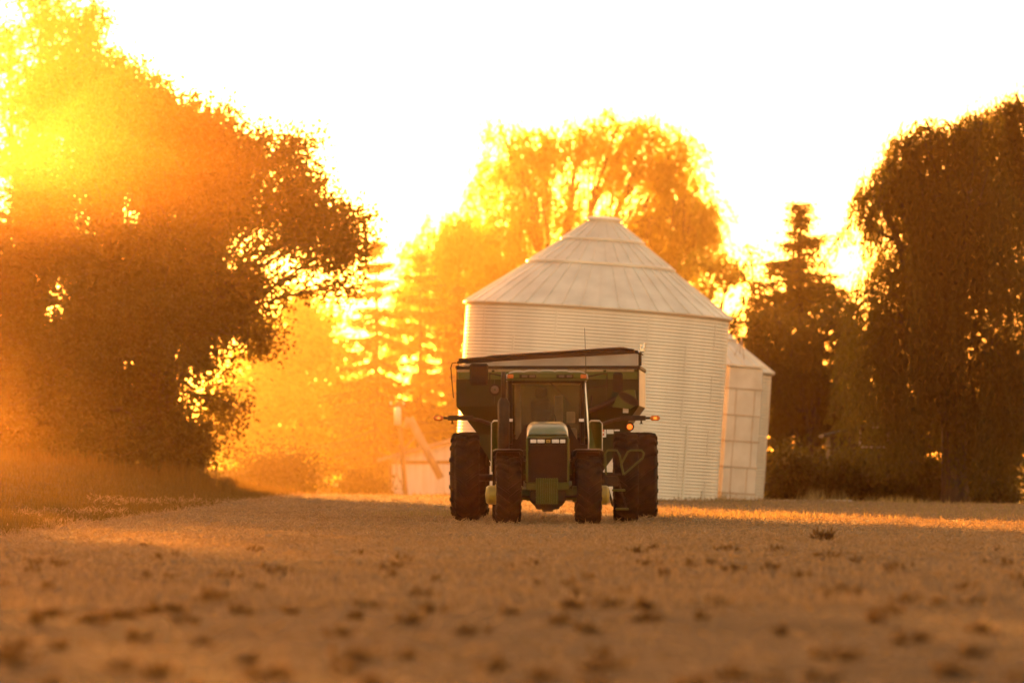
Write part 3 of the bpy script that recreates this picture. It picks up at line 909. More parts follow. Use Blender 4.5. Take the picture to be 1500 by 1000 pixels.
s2 = silo('grain_silo', 'smaller leaning steel silo with a flat hatch tower, behind the big silo', 1000, 171, 2.72, 4.75, 3.9, 80, [1.4], .70, .4, 30, seed=5)
ang = R(36)
dp = MB().box(-.72, .72, -2.98, -2.60, .05, 4.78, .02).build('hatch_tower', M['panel'], s2); dp.rotation_euler.z = ang
for i, z in enumerate((.55, 1.43, 2.30, 3.17, 4.06)):
    MB().box(-.745, .745, -3.005, -2.58, z - .02, z + .02).build('hatch_band', M['rust'], dp)
for x0, z0, z1 in ((-.38, .57, 1.41), (-.38, 1.45, 2.28), (-.34, 2.32, 3.15), (-.38, 3.19, 4.04), (.42, 1.45, 2.28), (.40, 2.32, 3.15), (.42, 3.19, 4.04), (-.1, .07, .53), (.3, .57, 1.41)):
    MB().box(x0 - .014, x0 + .014, -2.992, -2.975, z0, z1).build('hatch_seam', M['rust'], dp)
hood_ = MB().prism([(-.85, 4.80), (.85, 4.80), (.85, 4.86), (-.85, 4.86)], -3.08, -2.5).build('hatch_roof', M['galvroof'], dp)
rl = MB()
q = Vector((1.55, -1.6, 5.35))
rl.tube([q + Vector((-.22, -.05, -.22)), q + Vector((0, 0, .42)), q + Vector((.14, .05, -.3))], .018, 5)
rl.tube([q + Vector((-.02, .3, -.1)), q + Vector((0, 0, .42))], .015, 5)
rl.build('roof_hoop', M['rust'], s2)

pad = MB().box(-2.0, 2.2, -.5, .9, -.1, .10, .02).build('concrete_pad', M['concrete'])
pp = P(1150, 731, 166); pad.location = (pp.x, pp.y, gz(pp.x, pp.y) + .02)
tag(pad, 'pale concrete pad low on the ground right of the small silo', 'concrete pad')
stake = thing('stake', 'thin dark stake in the ground in front of the big silo', 'stake', (P(1027, 700, 154).x, 154, gz(P(1027, 700, 154).x, 154)), (0, R(1.5), 0))
MB().tube([(0, 0, -.2), (0, 0, .33)], .022, 6).build('shaft', M['rust'], stake)
MB().tube([(-.03, 0, .30), (.03, 0, .33)], .014, 6).build('cross_pin', M['rust'], stake)

# ------------------------------------------------------------------ white shed, auger, poles, dark shed
sb = P(571, 722, 206); gzz = gz(sb.x, 206)
sh = thing('shed', 'low white shed with a sloping roof, left of the silo', 'shed', (sb.x, 206, gzz))
h0, h1, wd = P(0, 672, 206).z - gzz, P(0, 634, 206).z - gzz, 3.9
MB().prism([(0, 0), (wd, 0), (wd, h1), (0, h0)], 0, 3.2).build('wall', M['whitewall'], sh)
sl = (h1 - h0) / wd
MB().prism([(-.5, h0 + .02 - .5 * sl), (wd + .4, h1 + .02 + .4 * sl), (wd + .4, h1 + .16 + .4 * sl), (-.5, h0 + .16 - .5 * sl)], -.35, 3.4).build('roof', M['shedroof'], sh)
MB().box(-.04, .10, -.06, -.003, 0, h0 - .03).build('corner_trim', M['wood'], sh)
MB().box(.104, wd, -.05, -.003, h0 - .20, h0 - .06).build('beam', M['wood'], sh)
dr = MB().box(1.9, 2.8, -.045, -.003, .02, h0 - .22, .01).build('door', M['whitewall'], sh)
MB().box(2.72, 2.76, -.075, -.047, .8, .95).build('handle', M['darksteel'], dr)

d = 200
a0, a1, z0 = P(600, 612, d), P(646, 700, d), gz(P(640, 0, d).x, d)
au = thing('grain_auger', 'hazy portable auger tube leaning in front of the white shed', 'auger', (a1.x, d, z0))
loc = Vector((a1.x, d, z0))
MB().tube([a1 - loc, a0 - loc], .15, 12).build('tube', M['farmsteel'], au, True)
MB().lathe([(.05, 0), (.30, .02), (.42, .55), (.40, .6)], 14, 'z', (.05, 0, .02)).build('hopper', M['farmsteel'], au, True)
MB().tube([a0 - loc, a0 - loc + Vector((-.16, 0, -.42))], [.16, .12], 10).build('spout', M['farmsteel'], au, True)
g1 = P(581, 692, d) - loc
lg = MB().tube([P(582, 668, d) - loc, g1], .03, 6)
lg.build('strut', M['farmsteel'], au)
MB().tube([g1, P(571, 722, d) - loc], .03, 6).build('leg', M['farmsteel'], au)
MB().tube([g1, P(592, 720, d) - loc], .03, 6).build('leg', M['farmsteel'], au)
MB().tube([P(582, 668, d) - loc, P(612, 636, d) - loc], .03, 6).build('strut', M['farmsteel'], au)

d = 197
pt = P(596, 690, d); z0 = gz(pt.x, d)
po = thing('utility_pole', 'weathered wooden pole with a pale box near its top, by the white shed', 'pole', (pt.x, d, z0))
lean = Vector(((585 - 598) / F * d, 0, 0)); Ht = P(0, 588, d).z - z0
MB().tube([(0, 0, -.3), Vector((0, 0, 0)), lean * .5 + Vector((0, 0, Ht * .5)), lean + Vector((0, 0, Ht))], [.11, .105, .095, .085], 10).build('shaft', M['wood'], po, True)
tb = lean * .92 + Vector((-.04, -.16, Ht * .86))
MB().lathe([(.02, -.34), (.13, -.33), (.13, .30), (.09, .36), (.02, .37)], 14, 'z', tuple(tb)).build('box', M['decal'], po, True)
MB().box(lean.x - .35, lean.x + .30, -.04, .04, Ht - .22, Ht - .12).build('crossarm', M['wood'], po)
for q in (-.28, .22):
    MB().lathe([(.02, 0), (.035, .03), (.025, .07), (.035, .1), (.005, .13)], 8, 'z', (lean.x + q, 0, Ht - .12)).build('insulator', M['decal'], po)

d = 184
q = P(1280, 640, d); z0 = gz(q.x, d)
ds = thing('shed', 'dark weathered shed hidden behind willow strands, pale window frame showing', 'shed', (q.x, d, z0))
MB().box(-1.6, 1.9, .0, 2.6, -.2, 2.75).build('wall', M['darkwood'], ds)
MB().prism([(-1.85, 2.70), (.15, 3.15), (2.15, 2.70), (2.15, 2.80), (.15, 3.25), (-1.85, 2.80)], -.25, 2.8).build('roof', M['darkwood'], ds)
wz = q.z - z0
wi = MB().box(-.48, .48, -.012, -.003, wz - .33, wz + .33).build('window', M['black'], ds)
fr = MB()
fr.box(-.54, .54, -.06, -.015, wz + .331, wz + .39).box(-.54, .54, -.06, -.015, wz - .39, wz - .331)
fr.box(-.54, -.481, -.06, -.015, wz - .33, wz + .33).box(.481, .54, -.06, -.015, wz - .33, wz + .33)
fr.build('frame', M['stiff'], wi)

# ------------------------------------------------------------------ tyres


def tyre_mesh(Rr, W, rim, nl, lug=.06):
    mb = MB()
    base = Rr - lug
    hw = W / 2
    prof = [(rim, -hw * .62), (rim + .03, -hw * .80), (rim + (base - rim) * .45, -hw), (rim + (base - rim) * .78, -hw * .97), (base - .035, -hw * .86), (base - .008, -hw * .5), (base, 0)]
    prof = prof + [(r, -h) for r, h in prof[-2::-1]]
    mb.lathe(prof, 56, 'x')

    def pt(x, phi, r):
        return (x, -r * math.sin(phi), r * math.cos(phi))
    for i in range(nl):
        for s in (-1, 1):
            p0 = 2 * math.pi * (i + (.5 if s > 0 else 0)) / nl
            st_ = [(.03 * s * -1, 0, Rr), (.30, .10, Rr), (.62, .19, Rr - .006), (.90, .25, Rr - .025), (1.02, .27, Rr - .10)]
            vs = []
            for (u, dphi, rr) in st_:
                x = u * hw * s if u > 0 else u
                if u == st_[0][0]:
                    x = -.02 * s
                ph = p0 - dphi * (.75 / Rr) * (W / .5)
                th = (.030 + .006 * abs(u)) / Rr
                lowr = base - .03 - (.06 if abs(u) > .8 else 0)
                vs += [pt(x, ph - th * 1.25, lowr), pt(x, ph - th * .8, rr), pt(x, ph + th * .8, rr), pt(x, ph + th * 1.25, lowr)]
            fs = []
            for k in range(len(st_) - 1):
                o = k * 4
                fs += [(o, o + 1, o + 5, o + 4), (o + 1, o + 2, o + 6, o + 5), (o + 2, o + 3, o + 7, o + 6)]
            fs += [(0, 3, 2, 1), (16, 17, 18, 19)]
            mb.add(vs, fs)
    return mb


def wheel(name, Rr, W, rim, nl, parent, loc, material, face=1, steer=0, dish=.3, label=None):
    mb = MB()
    h = W * .31
    mb.lathe([(rim + .012, -h), (rim - .015, -h + .01), (rim - .05, -h * .5), (rim * .55, face * dish * h), (rim * .32, face * dish * h), (rim * .30, face * (dish * h + .05)), (.03, face * (dish * h + .055))], 40, 'x')
    mb.lathe([(rim - .05, -h * .5), (rim - .05, h * .5), (rim - .015, h - .01), (rim + .012, h)], 40, 'x')
    for k in range(8):
        a = 2 * math.pi * k / 8
        r_ = rim * .43
        mb.lathe([(.022, face * (dish * h)), (.022, face * (dish * h + .03)), (.001, face * (dish * h + .032))], 6, 'x', (0, r_ * math.cos(a), r_ * math.sin(a)))
    o = mb.build(name, material, parent)
    o.location = loc; o.rotation_euler.z = steer
    if label:
        o['label'] = label
    tyre_mesh(Rr, W, rim, nl).build('tyre', M['tyre'], o)
    return o


# ------------------------------------------------------------------ tractor
TD = 100.3
tx = (802 - 750) / F * TD
T = thing('tractor', 'dusty green row-crop tractor with dual rear wheels, facing forward on the stubble', 'tractor', (tx, TD, gz(tx, TD) - .015))

# wheels
wheel('front_wheel', .70, .50, .38, 19, T, (-.79, 0, .69), M['yellow'], -1, R(2), 1.35)
wheel('front_wheel', .70, .50, .38, 19, T, (.81, 0, .69), M['yellow'], 1, R(2), 1.35)
for sx in (-1, 1):
    MB().lathe([(.19, 0), (.19, sx * .20), (.15, sx * .25), (.02, sx * .26)], 24, 'x', (sx * .98, 0, .60)).build('wheel_hub', M['yellow'], T)
    wheel('rear_wheel', .94, .50, .55, 21, T, (sx * .86, 2.95, .93), M['yellow'], sx, 0, .2)
    wheel('rear_wheel', .94, .50, .55, 21, T, (sx * 1.63, 2.95, .93), M['yellow'], sx, 0, .2)
    MB().tube([(sx * .2, 2.95, .93), (sx * 1.75, 2.95, .93)], .07, 12).build('rear_axle', M['darksteel'], T)

# hood: lofted
def loft(st, n=9):
    """stations (y, half width, bottom z, top z, corner radius)"""
    mb, rows = MB(), []
    for (y, hw, zb, zt, cr) in st:
        row = [(-hw, y, zb)]
        for k in range(n):
            a = math.pi - math.pi / 2 * k / (n - 1)
            row.append((-hw + cr + cr * math.cos(a), y, zt - cr + cr * math.sin(a)))
        for k in range(n):
            a = math.pi / 2 - math.pi / 2 * k / (n - 1)
            row.append((hw - cr + cr * math.cos(a), y, zt - cr + cr * math.sin(a)))
        row.append((hw, y, zb))
        # gentle crown across the top
        row = [(x, yy, z + .025 * (1 - (x / hw) ** 2) * (1 if z > zb + .05 else 0)) for x, yy, z in row]
        rows.append(row)
    m = len(rows[0])
    vs = [p for r_ in rows for p in r_]
    fs = [(i * m + k, i * m + k + 1, (i + 1) * m + k + 1, (i + 1) * m + k) for i in range(len(rows) - 1) for k in range(m - 1)]
    fs.append(tuple(range(m))); fs.append(tuple((len(rows) - 1) * m + k for k in range(m)))
    return mb.add(vs, fs)


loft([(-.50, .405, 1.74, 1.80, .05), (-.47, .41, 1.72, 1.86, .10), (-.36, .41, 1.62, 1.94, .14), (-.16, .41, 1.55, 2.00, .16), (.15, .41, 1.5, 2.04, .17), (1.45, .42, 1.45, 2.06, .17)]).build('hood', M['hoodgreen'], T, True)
MB().box(-.41, .41, -.28, 1.45, 1.0, 1.49, .03).build('engine_side', M['black'], T)
for sx in (-1, 1):
    MB().box(sx * .41 - .022, sx * .41 + .022, -.53, -.285, .86, 1.73, .015).build('grille_post', M['green'], T)
gr = MB().box(-.385, .385, -.50, -.285, .86, 1.60)
for k in range(27):
    x = -.37 + .74 * k / 26
    gr.box(x - .006, x + .006, -.522, -.501, .88, 1.59)
gr.build('grille', M['black'], T)
MB().box(-.385, .385, -.515, -.285, 1.602, 1.735).build('headlight_strip', M['black'], T)
for a_, b_ in ((-.345, -.225), (-.205, -.06), (.085, .225), (.245, .35)):
    MB().box(a_, b_, -.535, -.516, 1.635, 1.705, .006).build('headlight', M['lens'], T)
# maker's shield between the lamps: a leaping animal on a rounded badge
bd = MB().box(-.032, .052, -.530, -.516, 1.64, 1.70, .008).build('badge', M['yellow'], T)
deer = [(-.022, 1.652), (-.012, 1.664), (.006, 1.660), (.020, 1.650), (.026, 1.653), (.014, 1.668), (.026, 1.678), (.034, 1.690), (.026, 1.688), (.018, 1.680), (-.004, 1.676), (-.018, 1.674), (-.026, 1.664)]
MB().prism(deer, -.534, -.5305).build('emblem', M['green'], bd)
MB().box(-.43, .43, -.47, -.2, .70, .855, .02).build('bumper', M['green'], T)
MB().box(-.36, .36, -.45, 3.0, .46, .70, .03).build('chassis', M['darksteel'], T)
MB().prism([(-.30, .46), (.30, .46), (.22, .32), (.12, .32), (.10, .27), (-.10, .27), (-.12, .32), (-.22, .32)], -.35, .5).build('underframe', M['darksteel'], T)
MB().prism([(-.34, .46), (.36, .46), (.30, .38), (.15, .30), (-.18, .30)], .7, 2.6).build('gearbox', M['darksteel'], T)
ax = MB().box(-.66, .66, -.13, .13, .50, .72, .03)
ax.tube([(-.66, 0, .62), (-.5, 0, .62)], .16, 12).tube([(.5, 0, .62), (.68, 0, .62)], .16, 12)
ax.build('front_axle', M['green'], T)
MB().tube([(-.6, -.2, .58), (-.1, -.22, .55)], .025, 6).build('tie_rod', M['darksteel'], T)
MB().tube([(.6, -.2, .58), (.1, -.22, .55)], .025, 6).build('tie_rod', M['darksteel'], T)
# suitcase weights on the nose
w0 = MB().box(-.0185, .0185, -.86, -.50, .42, .94, .012).box(-.0185, .0185, -.50, -.471, .55, .70).build('suitcase_weight', M['green'], T)
w0.location.x = -.215
for k in range(1, 10):
    dup(w0, T, (-.215 + k * .0445, 0, 0))
# front fenders
for sx, cx in ((-1, -.79), (1, .81)):
    mb = MB()
    pr = []
    for k in range(13):
        a_ = R(-85 + 98 * k / 12)
        pr.append((-math.sin(a_) * .80, math.cos(a_) * .80 + .69))
    vs, fs = [], []
    for (yy, zz) in pr:
        ny_, nz_ = yy / .80, (zz - .69) / .80
        for (xx, rr) in ((-.31, -.10), (-.30, 0), (-.24, .03), (.24, .03), (.30, 0), (.31, -.10), (.28, -.10), (.22, -.005), (-.22, -.005), (-.28, -.10)):
            vs.append((cx + xx, yy + ny_ * rr, zz + nz_ * rr))
    m = 10
    for i in range(12):
        for k in range(m):
            fs.append((i * m + k, i * m + (k + 1) % m, (i + 1) * m + (k + 1) % m, (i + 1) * m + k))
    fs.append(tuple(range(m))); fs.append(tuple(12 * m + k for k in range(m)))
    mb.add(vs, fs).build('front_fender', M['black'], T)
    MB().tube([(cx - sx * .32, .1, 1.30), (sx * .42, .3, 1.28), (sx * .40, .45, 1.0)], .03, 6).build('fender_bracket', M['darksteel'], T)

# cab
zc, zt = 1.10, 2.93
posts = [((-.74, 1.62, 1.62), (-.755, 1.72, zt)), ((.72, 1.62, 1.62), (.735, 1.72, zt)), ((-.80, 3.15, 1.62), (-.77, 3.05, zt)), ((.80, 3.15, 1.62), (.77, 3.05, zt))]
for a_, b_ in posts:
    MB().tube([a_, b_], .052, 8).build('cab_post', M['black'], T)
MB().tube([(.83, 1.60, 1.10), (.845, 1.58, 1.7), (.815, 1.62, 2.3), (.775, 1.70, 2.86)], [.012, .016, .018, .014], 8).build('door_edge_glint', M['chrome'], T)  # bright reflection on the right cab pillar, built in as a pale strip
lw = MB().prism([(-.82, zc), (.82, zc), (.82, 1.60), (.60, 1.72), (.44, 2.02), (-.44, 2.02), (-.60, 1.72), (-.82, 1.60)], 1.64, 1.78)
lw.box(-.82, .82, 1.78, 3.15, zc, 1.62)
lw.build('cab_lower', M['black'], T)
ws = MB()
nn = 15
for k in range(nn):
    u = -1 + 2 * k / (nn - 1)
    yb_ = 1.625 + .055 * u * u
    ws.v += [(u * .70, yb_, 1.75), (u * .695, yb_ + .05, 2.40), (u * .69, yb_ + .055, 2.92)]
ws.f += [(k * 3 + j, (k + 1) * 3 + j, (k + 1) * 3 + j + 1, k * 3 + j + 1) for k in range(nn - 1) for j in (0, 1)]
ws.build('windshield', M['glass'], T, True)
MB().box(-.72, .72, 3.10, 3.112, 1.66, 2.92).build('rear_window', M['glass'], T)
for sx in (-1, 1):
    MB().box(sx * .775 - .006, sx * .775 + .006, 1.76, 3.06, 1.66, 2.92).build('side_window', M['glass'], T)
MB().box(-.70, .70, 1.70, 1.76, 2.86, 2.93).build('header', M['black'], T)
# scalloped roof
mb = MB()
rows = []
NX = 41
for (y, f) in ((1.50, .0), (1.52, .75), (1.60, 1), (2.4, 1.05), (3.15, 1), (3.25, .4)):
    row = []
    for k in range(NX):
        u = -1 + 2 * k / (NX - 1)
        edge = max(0, 1 - abs(u) ** 14)
        lobe = .016 * abs(math.sin((u + 1) * math.pi * 2.5)) ** .6
        row.append((u * .83, y, 2.93 + (.145 * f * edge ** .5 + lobe * f * edge + .03 * (1 - u * u) * f)))
    rows.append(row)
vs = [p for r_ in rows for p in r_]
fs = [(i * NX + k, i * NX + k + 1, (i + 1) * NX + k + 1, (i + 1) * NX + k) for i in range(len(rows) - 1) for k in range(NX - 1)]
mb.add(vs, fs)
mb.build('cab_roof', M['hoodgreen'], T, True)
glint = [(-.825, 1.49, 2.94), (-.815, 1.485, 3.02)]  # pale tube painting the grazing sun's highlight along the roof's front edge
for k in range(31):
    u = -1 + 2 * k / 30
    glint.append((u * .79, 1.50, 3.068 + .016 * abs(math.sin((u + 1) * math.pi * 2.5)) ** .6 + .028 * (1 - u * u) - .03 * abs(u) ** 12))
glint += [(.815, 1.485, 3.02), (.825, 1.49, 2.94)]
MB().tube(glint, .016, 6).build('roof_edge_glint', M['strip'], T, True)
MB().box(-.83, .83, 1.50, 3.25, 2.905, 2.935, .01).build('roof_skirt', M['green'], T)
fc = MB().box(-.81, .81, 1.475, 1.53, 2.935, 3.06, .02).build('roof_fascia', M['green'], T)
for xa, xb in ((-.56, -.22), (.19, .54)):
    h_ = MB().box(xa, xb, 1.465, 1.4735, 2.955, 3.025, .004).build('lamp_recess', M['black'], fc)
    for q in (0, 1):
        c_ = xa + .05 + q * (xb - xa - .03) / 2
        MB().box(c_, c_ + .11, 1.450, 1.4645, 2.965, 3.015, .006).build('roof_lamp', M['dimlens'], h_)
for xa in (-.80, .68):
    MB().box(xa, xa + .12, 1.455, 1.474, 2.95, 3.03, .012).build('turn_lamp', M['amber'], fc)
# wiper, steering wheel, seat, console
MB().tube([(.03, 1.655, 2.91), (.50, 1.655, 2.42)], .013, 6).build('wiper', M['black'], T)
sw = MB()
c_, rr = Vector((-.02, 2.12, 2.12)), .20
ex, ey = Vector((1, 0, 0)), Vector((0, .42, .907))
ring = [c_ + (ex * math.cos(k * math.pi / 12) + ey * math.sin(k * math.pi / 12)) * rr for k in range(25)]
sw.tube(ring, .017, 8)
for k in (3, 11, 19):
    sw.tube([c_, ring[k]], .014, 6)
sw.tube([c_, c_ + Vector((0, -.12, -.42))], .035, 8)
sw.build('steering_wheel', M['black'], T)
sb_ = MB().box(-.34, .12, 2.35, 2.85, 1.62, 1.82, .05).build('seat', M['seat'], T)
bk = MB().box(-.32, .10, 2.80, 2.94, 1.80, 2.55, .06).box(-.24, .02, 2.82, 2.93, 2.56, 2.78, .04).build('backrest', M['seat'], sb_)
MB().box(.30, .62, 2.2, 2.9, 1.6, 1.95, .04).build('console', M['trim'], T)
MB().box(.40, .58, 2.05, 2.10, 2.05, 2.28, .015).build('monitor', M['trim'], T)
MB().box(-.66, -.52, 2.7, 2.76, 1.7, 2.85, .02).build('side_trim', M['trim'], T)
MB().box(.16, .34, 2.98, 3.04, 1.66, 2.62, .02).build('side_trim', M['trim'], T)
MB().box(-.70, .70, 1.85, 3.05, 2.84, 2.88, .01).build('headliner', M['trim'], T)
# cowl work lamps
for x in (-.745, .70):
    l_ = MB().box(x - .065, x + .065, 1.50, 1.56, 2.06, 2.14, .012).build('work_lamp', M['black'], T)
    MB().box(x - .05, x + .05, 1.488, 1.4995, 2.072, 2.13, .005).build('lens', M['lens'], l_)
# exhaust and intake stacks
MB().lathe([(.10, 1.35), (.118, 1.38), (.118, 2.45), (.09, 2.52), (.06, 2.55)], 20, 'z', (-.88, 1.25, 0)).build('muffler', M['darksteel'], T, True)
MB().tube([(-.88, 1.25, 2.5), (-.88, 1.25, 2.95), (-.88, 1.30, 3.06)], .052, 12).build('exhaust_pipe', M['darksteel'], T, True)
MB().tube([(-.42, 1.1, 1.45), (-.75, 1.2, 1.42), (-.88, 1.25, 1.5)], .06, 10).build('exhaust_elbow', M['darksteel'], T, True)
# mirrors on brackets
for sx, cx, cz, w, h in ((-1, -1.38, 2.98, .19, .34), (1, 1.44, 2.82, .10, .30)):
    mr = MB().tube([(sx * .80, 1.75, 2.98), (sx * 1.15, 1.62, 3.05), (cx - sx * .22, 1.6, 3.04)], .018, 6)
    mr.tube([(sx * .82, 1.75, 2.75), (cx - sx * .22, 1.6, 2.80)], .012, 6).tube([(cx - sx * .22, 1.6, 2.74), (cx - sx * .22, 1.6, 3.06)], .014, 6)
    a_ = mr.build('mirror_arm', M['black'], T)
    MB().box(cx - w, cx + w, 1.52, 1.60, cz - h / 2, cz + h / 2 + .1, .05).build('mirror', M['black'], a_)
    MB().box(cx - w + .03, cx + w - .03, 1.603, 1.607, cz - h / 2 + .03, cz + h / 2 + .07).build('mirror_glass', M['chrome'], a_)
fl = MB().lathe([(.10, 0), (.12, .02), (.10, .08), (.04, .10)], 18, 'y', (-1.06, 1.52, 2.72)).build('flood_lamp', M['black'], T)
MB().lathe([(.085, 0), (.02, -.012)], 16, 'y', (-1.06, 1.519, 2.72)).build('lens', M['dimlens'], fl)
# warning lamps on long side arms
for sx in (-1, 1):
    ar = MB().tube([(sx * .86, 2.3, 1.95), (sx * 1.15, 2.2, 2.03), (sx * 1.35, 2.15, 2.10), (sx * 1.52, 2.15, 2.13)], .038, 8)
    ar.box(min(sx * 1.50, sx * 2.02), max(sx * 1.50, sx * 2.02), 2.11, 2.19, 2.10, 2.20, .01)
    ar.tube([(sx * 2.0, 2.15, 2.15), (sx * 2.13, 2.15, 2.15)], .025, 8)
    ar.tube([(sx * 1.93, 2.15, 2.10), (sx * 1.93, 2.15, 2.03)], .02, 6).box(sx * 1.93 - .035, sx * 1.93 + .035, 2.12, 2.18, 2.03, 2.045)
    ao = ar.build('lamp_arm', M['darksteel'], T)
    x0, x1 = sorted((sx * 2.11, sx * 2.31))
    lo_ = MB().box(x0, x1, 2.08, 2.2, 2.095, 2.20, .035).build('warning_lamp', M['amber'], ao)
    MB().box((x0 + x1) / 2 - .03, (x0 + x1) / 2 + .03, 2.066, 2.079, 2.12, 2.175, .01).build('bulb', M['amberlit'], lo_)
# rear fenders, tank
for sx in (-1, 1):
    x0, x1 = sorted((sx * .86, sx * 1.12))
    fe = loft([(2.05, .13, 1.05, 2.06, .05), (2.10, .13, 1.05, 2.08, .05), (2.7, .13, 1.3, 2.10, .05), (3.4, .13, 1.5, 2.02, .05)])
    o = fe.build('rear_fender', M['green'], T, True); o.location.x = sx * .995
    MB().tube([(sx * 1.13, 2.04, 1.06), (sx * 1.13, 2.04, 2.04), (sx * 1.09, 2.05, 2.075)], .012, 6).build('fender_edge', M['chrome'], o).location.x = -sx * .995
MB().box(.66, 1.02, 1.2, 2.0, .78, 1.30, .05).build('fuel_tank', M['black'], T)
MB().box(-1.0, -.66, 1.3, 2.0, .78, 1.25, .05).build('battery_box', M['black'], T)
# boarding ladder with handrails on the driver's side
ld = thing_part = MB().box(1.02, 1.50, 1.55, 1.95, .98, 1.02, .01).box(1.02, 1.45, 1.56, 1.94, .76, .975, .02)
ld.tube([(1.16, 1.58, .98), (1.34, 1.55, .36)], .028, 6).tube([(1.42, 1.58, .98), (1.62, 1.55, .30)], .022, 6)
lo_ = ld.build('ladder', M['darksteel'], T)
for z, x in ((.66, 1.45), (.28, 1.52)):
    MB().box(x - .13, x + .14, 1.46, 1.66, z, z + .045, .008).build('step', M['green'], lo_)
MB().tube([(1.20, 1.55, .99), (1.18, 1.55, 1.42), (1.23, 1.55, 1.49), (1.42, 1.55, 1.49), (1.47, 1.55, 1.40), (1.55, 1.55, 1.02)], .020, 8).build('handrail', M['green'], lo_)
MB().tube([(1.55, 1.56, .99), (1.50, 1.56, 1.2), (1.64, 1.57, 1.46), (1.70, 1.57, 1.49), (1.92, 1.57, 1.49), (1.97, 1.57, 1.43), (1.95, 1.57, 1.34), (1.56, 1.57, 1.0)], .020, 8).build('handrail', M['green'], lo_)
MB().tube([(1.2, 1.55, 1.2), (1.06, 1.55, 1.2)], .02, 6).build('rail_stay', M['green'], lo_)
an = MB().tube([(.80, 1.9, 2.95), (.79, 1.9, 3.4), (.77, 1.9, 3.98)], [.010, .007, .005], 5).build('antenna', M['black'], T)
MB().tube([(-.2, 3.3, .5), (0, 4.4, .5), (.1, 5.2, .48)], .05, 8).build('drawbar', M['darksteel'], T)

# ------------------------------------------------------------------ grain cart
CY = 110.4
cx_ = (812 - 750) / F * CY
G = thing('grain_cart', 'dark green grain cart with a rolled tarp, hitched behind the tractor', 'grain cart', (cx_, CY, gz(cx_, CY)), (0, 0, R(-3.0)))
yf, yb = -2.6, 2.4


def gp(px, py, dd=CY + yf):
    return ((px - 812) / F * dd, CAMH + (HZ - py) / F * dd - gz(cx_, CY))


XL, XR = -1.99, 1.93
zt_, zw, zb = 3.22, 2.42, .86
hop = MB()
# upper box with the sides sloping in below, ends sloping in too
top = [(XL, yf, zt_), (XR, yf, zt_), (XR, yb, zt_), (XL, yb, zt_)]
md = [(XL, yf, zw), (XR, yf, zw), (XR, yb, zw), (XL, yb, zw)]
lo = [(-.85, yf + .9, zb), (.80, yf + .9, zb), (.80, yb - .9, zb), (-.85, yb - .9, zb)]
hop.add(top + md + lo, [(0, 1, 5, 4), (1, 2, 6, 5), (2, 3, 7, 6), (3, 0, 4, 7), (4, 5, 9, 8), (5, 6, 10, 9), (6, 7, 11, 10), (7, 4, 8, 11), (8, 9, 10, 11)])
for x in (-1.2, -.4, .4, 1.2):
    hop.box(x - .03, x + .03, yf - .05, yf - .002, zw + .03, zt_ - .02)
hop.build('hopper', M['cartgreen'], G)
MB().box(XL + .03, XR - .03, yf - .075, yf - .003, zt_ - .22, zt_ - .06, .01).build('front_stiffener', M['green'], G)
MB().box(XL - .02, XR + .02, yf - .06, yf + .06, zt_ + .002, zt_ + .07, .01).build('rim', M['tarp'], G)
MB().box(XL + .01, XR - .1, yf - .02, yf + .02, zt_ - .058, zt_ - .003).build('trim_strip', M['yellowtan'], G)
for sx, X in ((-1, XL), (1, XR)):
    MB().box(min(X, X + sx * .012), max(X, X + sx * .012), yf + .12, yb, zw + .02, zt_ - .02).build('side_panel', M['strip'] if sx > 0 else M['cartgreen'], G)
    MB().box(min(X - .05 * sx, X + sx * .03), max(X - .05 * sx, X + sx * .03), yf + .07, yb, zt_ + .002, zt_ + .08, .01).build('side_rail', M['tarp'], G)
# wedge-shaped end board, low at one corner and high at the other
MB().prism([(XL + .06, zt_ + .072), (XR - .02, zt_ + .072), (XR - .02, zt_ + .33), (XL + .06, zt_ + .11)], yf - .03, yf + .03).build('end_board', M['whiteboard'], G)
MB().box(XR - .012, XR + .06, yf - .04, yf + .05, zt_ + .075, zt_ + .36, .01).build('corner_post', M['tarp'], G)
MB().prism([(XL + .01, zt_ + .115), (XR + .0, zt_ + .335), (XR - .02, zt_ + .40), (XL + .8, zt_ + .29), (XL + .02, zt_ + .17)], yf - .06, yf + .06).build('tarp_bow', M['tarp'], G)
tp = MB()
rows = []
for (y, dz) in ((yf + .05, 0), (yf + .5, .02), (-.5, .03), (1, .02), (yb, 0)):
    rows.append([(XL + .02, y, zt_ + .15 + dz), (XL + .75, y, zt_ + .30 + dz), (0, y, zt_ + .375 + dz), (XR - .35, y, zt_ + .47 + dz), (XR - .02, y, zt_ + .38 + dz)])
vs = [p for r_ in rows for p in r_]
tp.add(vs, [(i * 5 + k, i * 5 + k + 1, (i + 1) * 5 + k + 1, (i + 1) * 5 + k) for i in range(4) for k in range(4)])
tp.build('tarp', M['tarp'], G)
MB().tube([(XL + .05, yf - .08, zt_ + .20), (-.4, yf - .08, zt_ + .315), (XR - .4, yf - .08, zt_ + .445), (XR - .1, yf - .08, zt_ + .40)], .028, 8).build('tarp_roll', M['darksteel'], G)
